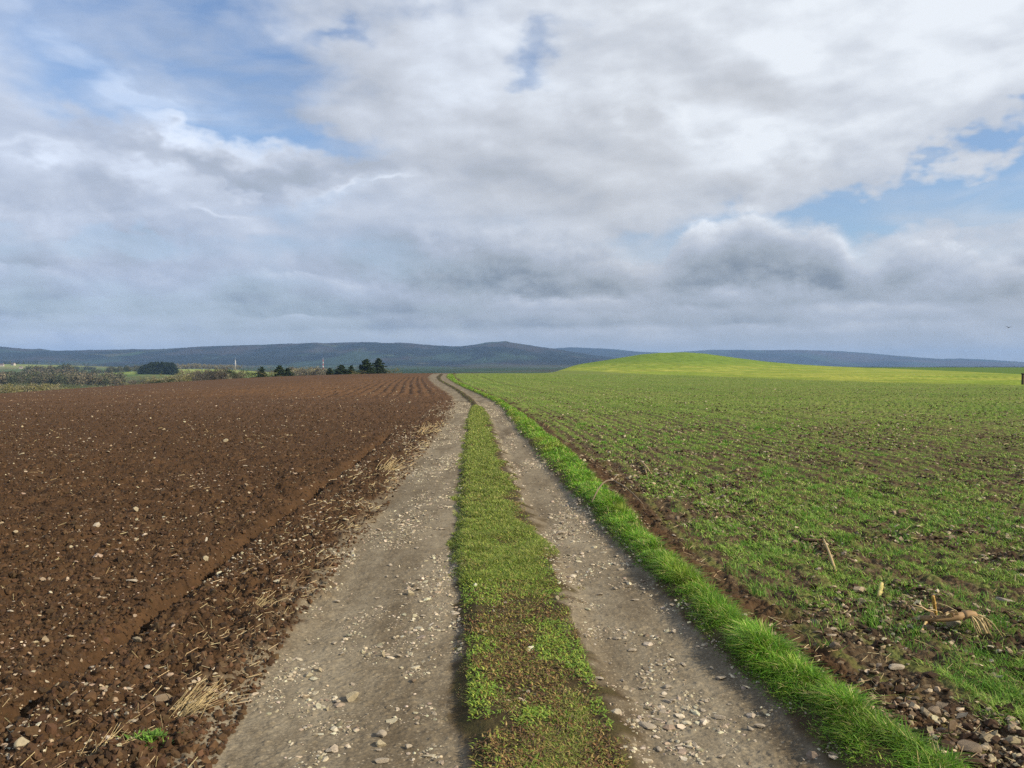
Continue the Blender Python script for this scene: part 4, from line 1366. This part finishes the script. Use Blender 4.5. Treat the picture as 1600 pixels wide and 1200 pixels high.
def stalk(px, py, px2, py2, r, h2, label, col=(0.48, 0.36, 0.17), name="maize_stalk", h1=0.0, flat=None):
    """a stalk whose foot stands at px,py; its far end is above ground point px2,py2 by h2"""
    xa, ya = at(px, py); xb, yb = at(px2, py2)
    za = float(ground_z(xa, ya)[0]) + h1; zb = float(ground_z(xb, yb)[0]) + h2
    lst = [(((xa, ya, za), (xb, yb, zb), r, r * 0.85), dict(sides=8, segs=6, bend=0.015))]
    d = np.array([xb - xa, yb - ya, zb - za])
    for q in (0.35, 0.72):
        c = np.array([xa, ya, za]) + d * q; u = d / np.linalg.norm(d)
        lst.append(((tuple(c - u * 0.004), tuple(c + u * 0.004), r * 1.25, r * 1.25), dict(sides=8, segs=2)))
    o = tubes_mesh(name, lst, col, M_straw, 0.08)
    tag(o, label, 'maize stalk')


# foot, far end
stalk(1467, 960, 1462, 975, 0.011, 0.20, 'short upright orange maize stub left of the uprooted stump', (0.50, 0.32, 0.09))
stalk(1440, 992, 1455, 965, 0.008, 0.04, 'split pale maize stalk leaning below the orange stub')
stalk(1308, 888, 1289, 842, 0.011, 0.03, 'long straight pale maize stalk lying on the right field near the verge')
stalk(1288, 842, 1258, 838, 0.014, 0.03, 'brown broken maize stalk beside the long pale one', (0.25, 0.15, 0.08), h1=0.02)
stalk(1377, 925, 1381, 908, 0.016, 0.02, 'short yellow maize piece lying on the soil', (0.50, 0.42, 0.16))
stalk(1019, 738, 1001, 722, 0.012, 0.03, 'far pale maize stalk of a crossed pair on the crop', (0.42, 0.30, 0.15))
stalk(1012, 740, 1006, 724, 0.010, 0.03, 'thinner stalk crossing the far pale maize stalk', (0.38, 0.27, 0.14))


def stick():
    xa, ya = at(925, 795); xb, yb = at(958, 776); xc, yc = at(1005, 792)
    za = float(ground_z(xa, ya)[0]) + 0.02; zb = float(ground_z(xb, yb, False)[0]) + 0.17; zc_ = float(ground_z(xc, yc)[0]) + 0.06
    col = (0.20, 0.15, 0.10)
    root = bpy.data.objects.new("branch", None); sc.collection.objects.link(root); root.location = (0, 0, 0)
    tag(root, 'thin dead branch arching over the grass verge', 'branch')
    tubes_mesh("stem", [(((xa, ya, za), (xb, yb, zb), 0.007, 0.010), dict(sides=7, segs=6, bend=0.10)),
                        (((xb, yb, zb), (xc, yc, zc_), 0.010, 0.006), dict(sides=7, segs=6, bend=0.05))], col, M_straw, 0.1, root)
    m1 = ((xa + xb) / 2, (ya + yb) / 2, (za + zb) / 2 + 0.03)
    tubes_mesh("twig", [((m1, (m1[0] + 0.12, m1[1] - 0.15, m1[2] - 0.02), 0.005, 0.002), dict(sides=5, segs=4, bend=0.1))], (0.34, 0.27, 0.18), M_straw, 0.1, root)
    tubes_mesh("twig", [(((xb, yb, zb), (xb + 0.16, yb + 0.3, zb + 0.03), 0.005, 0.002), dict(sides=5, segs=4, bend=0.1))], (0.30, 0.24, 0.16), M_straw, 0.1, root)


stick()

# ------------------------------------------------------------------ trees
def leaf_cloud(C, R, n, size, col, squash=1.0, core=0.5):
    """n small faces in an ellipsoid C with radii R"""
    d = rs.normal(0, 1, (n, 3)); d /= np.linalg.norm(d, axis=1)[:, None]
    r = rs.uniform(core, 1.0, (n, 1)) ** 0.6
    P = np.array(C)[None] + d * r * np.array(R)[None]
    a = rs.normal(0, 1, (n, 3)); a /= np.linalg.norm(a, axis=1)[:, None]
    b = np.cross(a, d + rs.normal(0, 0.4, (n, 3))); b /= (np.linalg.norm(b, axis=1)[:, None] + 1e-6)
    s = size * rs.uniform(0.5, 1.4, (n, 1))
    vs = np.stack([P - a * s, P + b * s * 0.7, P + a * s, P - b * s * 0.7], 1)
    f = (np.arange(n) * 4)[:, None, None] + np.array([[0, 1, 2], [0, 2, 3]])[None]
    return vs.reshape(-1, 3), f.reshape(-1, 3), np.repeat(col, 4, 0)


def conifer_parts(h, r, seed, cols):
    rr = random.Random(seed)
    parts = []
    tr = [tube((0, 0, -0.5), (0.02 * h, 0, h * 0.97), 0.025 * h, 0.004 * h, sides=7, segs=5)]
    br = []
    nl = 15
    for j in range(nl):
        t = (j + 0.4) / nl
        zz = h * (0.08 + 0.90 * t)
        rad = r * (1 - t) ** 0.75 * rr.uniform(0.8, 1.15) + 0.03 * h
        nb = rr.randint(6, 9)
        for k in range(nb):
            a = 2 * math.pi * (k + rr.random()) / nb
            l = rad * rr.uniform(0.65, 1.2)
            e0 = (0, 0, zz); e1 = (math.cos(a) * l, math.sin(a) * l, zz - l * 0.12 + rr.uniform(-.02, .05) * h)
            br.append(tube(e0, e1, 0.006 * h, 0.002 * h, sides=4, segs=2))
            for m in range(3):
                q = 0.35 + 0.3 * m
                c = (e1[0] * q, e1[1] * q, zz + (e1[2] - zz) * q)
                parts.append(leaf_cloud(c, (l * 0.28 + 0.01 * h, l * 0.28 + 0.01 * h, 0.035 * h), 26, 0.026 * h, pal(26, cols, None, 0.3), core=0.0))
    return tr, br, join(parts)


def bare_parts(h, r, seed, cols, dens=1.0):
    rr = random.Random(seed)
    tr = [tube((0, 0, -0.5), (rr.uniform(-.03, .03) * h, 0, h * 0.5), 0.03 * h, 0.016 * h, sides=7, segs=4)]
    br = []; parts = []
    for k in range(13):
        a = 2 * math.pi * k / 13 * 2.4; zz = h * rr.uniform(0.2, 0.5); l = r * rr.uniform(0.55, 1.1)
        e0 = (0, 0, zz); e1 = (math.cos(a) * l * 0.8, math.sin(a) * l * 0.8, zz + h * rr.uniform(0.15, 0.45))
        br.append(tube(e0, e1, 0.012 * h, 0.004 * h, sides=5, segs=3, bend=0.08))
        for m in range(5):
            a2 = a + rr.uniform(-1.2, 1.2); l2 = r * rr.uniform(0.2, 0.5); q = rr.uniform(0.5, 1)
            s0 = (e1[0] * q, e1[1] * q, zz + (e1[2] - zz) * q)
            s1 = (s0[0] + math.cos(a2) * l2, s0[1] + math.sin(a2) * l2, min(h, s0[2] + h * rr.uniform(0.03, 0.22)))
            br.append(tube(s0, s1, 0.005 * h, 0.0015 * h, sides=3, segs=2))
            n = int(26 * dens)
            parts.append(leaf_cloud(s1, (r * .22, r * .22, h * 0.09), n, 0.017 * h, pal(n, cols, None, 0.3), core=0.0))
    return tr, br, join(parts)


def merge_tubes(lst):
    vo = 0; V_, F_ = [], []
    for v, f in lst:
        V_.append(v); F_.append(f + vo); vo += len(v)
    return np.concatenate(V_), np.concatenate(F_)


def tree_proto(name, maker, *a):
    root = bpy.data.objects.new(name, None)
    tr, br, cr = maker(*a)
    v, f = merge_tubes(tr + br)
    trunk = build_mesh("trunk", v, f, M_bark, smooth=True, link=False)
    crown = build_mesh("crown", cr[0], cr[1], M_leaf, {'col': cr[2]}, smooth=False, link=False)
    return root, trunk, crown


def place_tree(proto, xp, yp, h, label, cat, group=None, wide=1.0, sink=0.0):
    root, tr, cr = proto
    r = root.copy(); sc.collection.objects.link(r)
    r.location = (xp, yp, float(H_big(xp, yp)) - sink)
    s = h
    r.scale = (s * wide, s * wide, s); r.rotation_euler = (0, 0, random.uniform(0, 6.28))
    for q in (tr, cr):
        c = q.copy(); sc.collection.objects.link(c); c.parent = r
    tag(r, label, cat, group)
    return r


DARK = [(0.014, 0.028, 0.012), (0.022, 0.040, 0.015), (0.032, 0.052, 0.018)]
OLIVE = [(0.11, 0.11, 0.04), (0.16, 0.15, 0.06), (0.21, 0.19, 0.09)]
TAN = [(0.22, 0.20, 0.12), (0.29, 0.26, 0.17), (0.16, 0.15, 0.09)]
GREYB = [(0.085, 0.075, 0.060), (0.12, 0.105, 0.082), (0.06, 0.058, 0.045)]
PC = [tree_proto("conifer", conifer_parts, 1.0, r_, sd, DARK) for r_, sd in ((0.60, 1), (0.52, 2), (0.42, 3))]
PO = [tree_proto("bare_tree", bare_parts, 1.0, 0.55, sd, OLIVE, 1.3) for sd in (4, 5)]
PT = [tree_proto("bare_tree", bare_parts, 1.0, 0.5, sd, TAN, 1.1) for sd in (6, 7)]
PG = [tree_proto("bare_tree", bare_parts, 1.0, 0.5, sd, GREYB, 1.1) for sd in (8, 9)]
PB = [tree_proto("bush", bare_parts, 1.0, 0.9, sd, cl_, 1.6) for sd, cl_ in ((10, DARK), (12, OLIVE))]


def tree_px(proto, px, ytop, Yd, label, cat, group=None, wide=1.0, hmin=3.0):
    """tree at depth Yd standing on the land, tall enough to reach photograph row ytop"""
    xp = (px - 800) / FPX * Yd
    zg = float(H_big(xp, Yd)); ztop = EYE + Yd * (HORIZON - ytop) / FPX
    place_tree(proto, xp, Yd, max(hmin, ztop - zg), label, cat, group, wide)


tree_px(PC[0], 572, 561, 265, 'left one of the two tallest dark conifers behind the ploughed crest', 'conifer', wide=1.15)
tree_px(PC[1], 592, 560, 272, 'right one of the two tallest dark conifers behind the ploughed crest', 'conifer', wide=1.0)
tree_px(PB[1], 612, 575, 275, 'low brown bush right of the two tallest conifers', 'bush', wide=0.9)
tree_px(PC[0], 533, 570, 270, 'rounded mid height conifer left of the two tallest', 'conifer', wide=1.3)
tree_px(PC[2], 549, 571, 275, 'narrow conifer between the rounded one and the two tallest', 'conifer')
tree_px(PC[1], 515, 575, 268, 'small conifer at the left end of the middle clump', 'conifer')
tree_px(PC[1], 437, 571, 262, 'taller spiky conifer of the left clump', 'conifer')
tree_px(PC[0], 450, 575, 266, 'broad conifer right of the spiky one in the left clump', 'conifer', wide=1.1)
tree_px(PC[2], 409, 573, 260, 'pointed conifer standing left of the spiky one', 'conifer')
tree_px(PB[1], 422, 579, 262, 'olive bush between the conifers of the left clump', 'bush')
tree_px(PB[1], 560, 579, 262, 'olive bush at the foot of the two tallest conifers', 'bush')
tree_px(PB[0], 378, 577, 255, 'dark rounded evergreen bush on the edge of the ploughed field', 'bush')
tree_px(PB[0], 258, 591, 215, 'low dark evergreen bush at the skyline of the ploughed field', 'bush', wide=0.8)
tree_px(PB[0], 246, 596, 214, 'smallest dark bush left of the low evergreen', 'bush', wide=0.7)
# rows of bare trees behind the left skyline
for i in range(40):
    px = 150 + i * 5.6 + random.uniform(-2, 2)
    yt = np.interp(px, [150, 200, 250, 300, 350, 380], [603, 598, 590, 579.5, 576, 577]) + random.uniform(-1.5, 2.5)
    tree_px(random.choice(PO + PG + PT), px, yt, random.uniform(270, 330), 'leafless grey green tree in the hedge row behind the ploughed field', 'tree', 'bare trees behind the ploughed field', 0.9)
for i in range(22):
    px = -8 + i * 4.9 + random.uniform(-1.5, 1.5)
    tree_px(random.choice(PO + PT[:1]), px, 601 + random.uniform(-1, 3) + 0.02 * px, random.uniform(250, 300), 'pale olive tree in the row at the left end of the field', 'tree', 'olive trees at the left end of the field', 1.2)
for i in range(24):
    px = 455 + i * 3.2 + random.uniform(-1, 1)
    if 508 < px < 528: continue
    tree_px(random.choice(PT + PG), px, 575 + random.uniform(-1.5, 2), random.uniform(420, 520), 'pale leafless tree between the conifer clumps', 'tree', 'pale bare trees between the conifers', 1.1)
for i in range(26):
    px = 268 + i * 4.2 + random.uniform(-1.5, 1.5)
    tree_px(random.choice(PT), px, np.interp(px, [268, 310, 350, 375], [569, 568, 571, 575]) + random.uniform(-1, 1.5), 1085 + random.uniform(0, 40), 'pale leafless tree along the top of the green hill field', 'tree', 'pale trees on the valley hill', 1.0, 8)
# dark plantation
for i in range(34):
    px = 222 + (i % 17) * 3.1 + random.uniform(-1, 1)
    tree_px(random.choice(PC), px, np.interp(px, [222, 235, 250, 265, 273], [571, 567, 565, 566, 569]) + random.uniform(-1.0, 3.5), 900 + (i // 17) * 25 + random.uniform(0, 15), 'dark tree of the plantation in the valley', 'tree', 'dark plantation trees in the valley', 1.2, 8)


# the grey brown wood filling the valley, one mass
def woods(name, label, spec, cols, n_leaf=130, crown=(3.2, 3.0)):
    parts = []
    for (px0, px1, Y0, Y1, n, h0) in spec:
        for i in range(n):
            px = random.uniform(px0, px1); Yd = random.uniform(Y0, Y1)
            xp = (px - 800) / FPX * Yd; h = h0 * random.uniform(0.75, 1.2)
            zg = float(H_big(xp, Yd))
            col = np.array(random.choice(cols)) * random.uniform(0.75, 1.25)
            c = np.repeat(col[None], n_leaf, 0) * rs.uniform(0.7, 1.3, (n_leaf, 1))
            rr = crown[0] * h / 9
            parts.append(leaf_cloud((xp, Yd, zg + h * 0.58), (rr, rr, h * 0.45), n_leaf, 0.055 * h, c, core=0.1))
    v_, f_, c_ = join(parts)
    tag(build_mesh(name, v_, f_, M_leaf, {'col': c_}, smooth=False), label, 'wood', kind='stuff')


woods("valley_woods", 'grey brown leafless woodland filling the valley floor at left',
      [(-60, 190, 520, 700, 330, 9.5), (120, 250, 560, 700, 80, 4.5), (-60, 90, 700, 850, 110, 9), (40, 120, 760, 860, 60, 13)], [(0.095, 0.090, 0.055), (0.125, 0.115, 0.070), (0.060, 0.070, 0.038), (0.070, 0.085, 0.040), (0.14, 0.12, 0.08)])
woods("dark_valley_woods", 'dark green woodland strips farther back in the valley',
      [(38, 110, 880, 960, 70, 13), (80, 225, 1050, 1200, 90, 9), (170, 225, 940, 1000, 40, 8), (-80, 60, 1900, 2000, 60, 12), (90, 150, 1500, 1560, 40, 9)], [(0.030, 0.045, 0.022), (0.055, 0.065, 0.032), (0.08, 0.08, 0.045)])
woods("far_woods", 'distant tree lines at the foot of the blue hills',
      [(60, 560, 1700, 1760, 200, 9), (200, 700, 2300, 2360, 160, 9), (400, 520, 900, 980, 60, 7)], [(0.05, 0.055, 0.04), (0.10, 0.095, 0.07), (0.15, 0.14, 0.10)], 30)


# ------------------------------------------------------------------ masts, houses, post, bird
M_white = plain_material("white_paint", (0.60, 0.60, 0.60), 0.6)
M_red = plain_material("red_paint", (0.35, 0.05, 0.04), 0.6)
M_wall = plain_material("rendered_wall", (0.42, 0.38, 0.34), 0.9)
M_roof = plain_material("slate_roof", (0.12, 0.09, 0.085), 0.8)
M_wood = plain_material("weathered_wood", (0.075, 0.060, 0.045), 0.9, 20, 0.4)
M_black = plain_material("dark_plumage", (0.012, 0.012, 0.014), 0.6)
M_glass = plain_material("window_glass", (0.03, 0.035, 0.04), 0.2)


def mast(px, Yd, ztop_py, label, red):
    xp = (px - 800) / FPX * Yd
    zg = float(H_big(xp, Yd)); h = EYE + Yd * (HORIZON - ztop_py) / FPX - zg
    root = bpy.data.objects.new("radio_mast", None); sc.collection.objects.link(root); root.location = (xp, Yd, zg)
    tag(root, label, 'mast')
    nseg = 6
    for j in range(nseg):
        lst = []
        w0 = 0.9 * (1 - j / nseg * 0.6); w1 = 0.9 * (1 - (j + 1) / nseg * 0.6)
        z0_, z1_ = h * j / nseg, h * (j + 1) / nseg
        cs = [(-1, -1), (1, -1), (1, 1), (-1, 1)]
        for k in range(4):
            a, b = cs[k], cs[(k + 1) % 4]
            lst.append(tube((a[0] * w0, a[1] * w0, z0_), (a[0] * w1, a[1] * w1, z1_), 0.16, 0.16, sides=4, segs=1))
            lst.append(tube((a[0] * w0, a[1] * w0, z0_), (b[0] * w1, b[1] * w1, z1_), 0.09, 0.09, sides=4, segs=1))
            lst.append(tube((a[0] * w1, a[1] * w1, z1_), (b[0] * w1, b[1] * w1, z1_), 0.16, 0.16, sides=4, segs=1))
        v, f = merge_tubes(lst)
        build_mesh("lattice_section", v, f, M_red if (red and j % 2) else M_white, smooth=False, parent=root)
    v, f = tube((0, 0, h * 0.98), (0, 0, h * 1.25), 0.18, 0.06, sides=5, segs=1)
    build_mesh("antenna", v, f, M_white, smooth=False, parent=root)


mast(505, 1500, 562, 'red and white lattice mast standing behind the pale trees', True)
mast(368, 1400, 563, 'plain white lattice mast left of the conifer clumps', False)


def house(px, Yd, wpx, label, rot=0.3):
    xp = (px - 800) / FPX * Yd; zg = float(H_big(xp, Yd))
    w = wpx / FPX * Yd; d = w * 0.6; h = w * 0.42; r = w * 0.24
    root = bpy.data.objects.new("farmhouse", None); sc.collection.objects.link(root)
    root.location = (xp, Yd, zg); root.rotation_euler = (0, 0, rot); tag(root, label, 'house')
    hw, hd = w / 2, d / 2
    v = np.array([(-hw, -hd, -1), (hw, -hd, -1), (hw, hd, -1), (-hw, hd, -1), (-hw, -hd, h), (hw, -hd, h), (hw, hd, h), (-hw, hd, h), (-hw, 0, h + r), (hw, 0, h + r)])
    f = [[0, 1, 5], [0, 5, 4], [2, 3, 7], [2, 7, 6], [1, 2, 6], [1, 6, 5], [3, 0, 4], [3, 4, 7], [4, 8, 7], [5, 6, 9]]
    build_mesh("wall", v, np.array(f), M_wall, smooth=False, parent=root)
    o = 0.3; tk = 0.25
    rv = []
    for s in (-1, 1):
        rv.append([(-hw - o, s * (hd + o), h - o * r / hd + .05), (hw + o, s * (hd + o), h - o * r / hd + .05), (hw + o, 0, h + r + .05), (-hw - o, 0, h + r + .05)])
    V_ = []; F_ = []
    for q in rv:
        b = len(V_)
        V_ += [tuple(p) for p in q] + [(p[0], p[1], p[2] + tk) for p in q]
        for ff in ([0, 1, 2, 3], [4, 5, 6, 7], [0, 1, 5, 4], [1, 2, 6, 5], [2, 3, 7, 6], [3, 0, 4, 7]):
            F_.append([b + i for i in ff])
    rf = build_mesh("roof", np.array(V_), np.array(F_), M_roof, smooth=False, parent=root)
    cv, cf = tube((hw * 0.6, 0, h + r * 0.6), (hw * 0.6, 0, h + r + 1.2), 0.5, 0.5, sides=4, segs=1)
    build_mesh("chimney", cv, cf, M_wall, smooth=False, parent=rf)
    for k in (-0.6, -0.1, 0.4):
        x0 = hw * k
        wv = np.array([(x0, -hd - 0.05, h * 0.4), (x0 + w * 0.09, -hd - 0.05, h * 0.4), (x0 + w * 0.09, -hd - 0.05, h * 0.75), (x0, -hd - 0.05, h * 0.75),
                       (x0, -hd + 0.1, h * 0.4), (x0 + w * 0.09, -hd + 0.1, h * 0.4), (x0 + w * 0.09, -hd + 0.1, h * 0.75), (x0, -hd + 0.1, h * 0.75)])
        build_mesh("window", wv, np.array([[0, 1, 2, 3], [4, 7, 6, 5], [0, 4, 5, 1], [1, 5, 6, 2], [2, 6, 7, 3], [3, 7, 4, 0]]), M_glass, smooth=False, parent=root)


house(3, 1600, 6, 'whitish farmhouse at the left edge of the valley', 0.2)
house(21, 1650, 6, 'low pale farm building with brown roof below the valley slope', -0.3)
house(33, 1550, 4.5, 'small white barn right of the pale farm building', 0.4)


def post():
    Yd = 72.0; xp = (1598 - 800) / FPX * Yd
    zg = float(ground_z(xp, Yd, False)[0])
    root = bpy.data.objects.new("fence_post", None); sc.collection.objects.link(root); root.location = (xp, Yd, zg)
    tag(root, 'dark wooden post at the right end of the sunlit field', 'post')
    v, f = tube((0, 0, -0.2), (0.02, 0, 0.95), 0.12, 0.11, sides=10, segs=6, bend=0.01)
    build_mesh("post", v, f, M_wood, parent=root)
    v, f = tube((0.02, 0, 0.95), (0.02, 0, 1.07), 0.17, 0.15, sides=10, segs=2)
    build_mesh("cap", v, f, M_wood, parent=root)


post()


def bird():
    Yd = 90.0; xp = (1575 - 800) / FPX * Yd; zb = EYE + (HORIZON - 512) / FPX * Yd
    import bmesh
    me = bpy.data.meshes.new("bird")
    bm = bmesh.new()
    rings = [(-0.17, 0.004, 0), (-0.12, 0.030, 0), (-0.03, 0.050, 0), (0.06, 0.045, 0.005), (0.11, 0.026, 0.012), (0.135, 0.030, 0.018), (0.165, 0.020, 0.018), (0.19, 0.004, 0.012)]
    vr = []
    for (yy, r, zz) in rings:
        vr.append([bm.verts.new((math.cos(a) * r, yy, zz + math.sin(a) * r * 0.9)) for a in [k * math.pi / 4 for k in range(8)]])
    for j in range(len(vr) - 1):
        for k in range(8):
            bm.faces.new((vr[j][k], vr[j][(k + 1) % 8], vr[j + 1][(k + 1) % 8], vr[j + 1][k]))
    bm.faces.new(vr[0]); bm.faces.new(vr[-1][::-1])
    for s in (-1, 1):      # wings raised mid-beat
        top = [(0.035, 0.07, 0.02), (0.13, 0.10, 0.10), (0.24, 0.05, 0.13), (0.30, -0.04, 0.11), (0.20, -0.05, 0.12), (0.12, -0.06, 0.09), (0.035, -0.05, 0.015)]
        a = [bm.verts.new((s * p[0], p[1], p[2])) for p in top]; b = [bm.verts.new((s * p[0], p[1], p[2] - 0.012)) for p in top]
        bm.faces.new(a); bm.faces.new(b[::-1])
        for k in range(7): bm.faces.new((a[k], b[k], b[(k + 1) % 7], a[(k + 1) % 7]))
    ta = [bm.verts.new(p) for p in ((-0.02, -0.12, 0.008), (0.02, -0.12, 0.008), (0.05, -0.25, 0.008), (-0.05, -0.25, 0.008))]
    tb = [bm.verts.new(p) for p in ((-0.02, -0.12, -0.004), (0.02, -0.12, -0.004), (0.05, -0.25, -0.004), (-0.05, -0.25, -0.004))]
    bm.faces.new(ta); bm.faces.new(tb[::-1])
    for k in range(4): bm.faces.new((ta[k], tb[k], tb[(k + 1) % 4], ta[(k + 1) % 4]))
    bmesh.ops.recalc_face_normals(bm, faces=bm.faces)
    bm.to_mesh(me); bm.free(); me.materials.append(M_black)
    o = bpy.data.objects.new("bird", me); sc.collection.objects.link(o)
    o.location = (xp, Yd, zb); o.rotation_euler = (0.1, 0.1, -0.9)
    tag(o, 'small dark bird flying low in the sky at the right', 'bird')


bird()

# ------------------------------------------------------------------ haze
hv, hf = None, None
bx0, bx1, by0, by1, bz0, bz1 = -11500, 11500, -300, 10500, -40, 240
v = np.array([(a, b, c) for c in (bz0, bz1) for b in (by0, by1) for a in (bx0, bx1)], float)
f = np.array([[0, 2, 3, 1], [4, 5, 7, 6], [0, 1, 5, 4], [2, 6, 7, 3], [0, 4, 6, 2], [1, 3, 7, 5]])
mh = bpy.data.materials.new("haze"); mh.use_nodes = True
nt = mh.node_tree; nt.nodes.clear()
oo = nt.nodes.new('ShaderNodeOutputMaterial'); pv = nt.nodes.new('ShaderNodeVolumePrincipled')
pv.inputs['Color'].default_value = (0.34, 0.57, 1.0, 1)
pv.inputs['Density'].default_value = 0.00010
pv.inputs['Anisotropy'].default_value = 0.0
nt.links.new(pv.outputs[0], oo.inputs['Volume'])
hz_o = build_mesh("haze", v, f, mh, smooth=False)
tag(hz_o, 'thin blue air haze over the whole land', 'haze', kind='stuff')
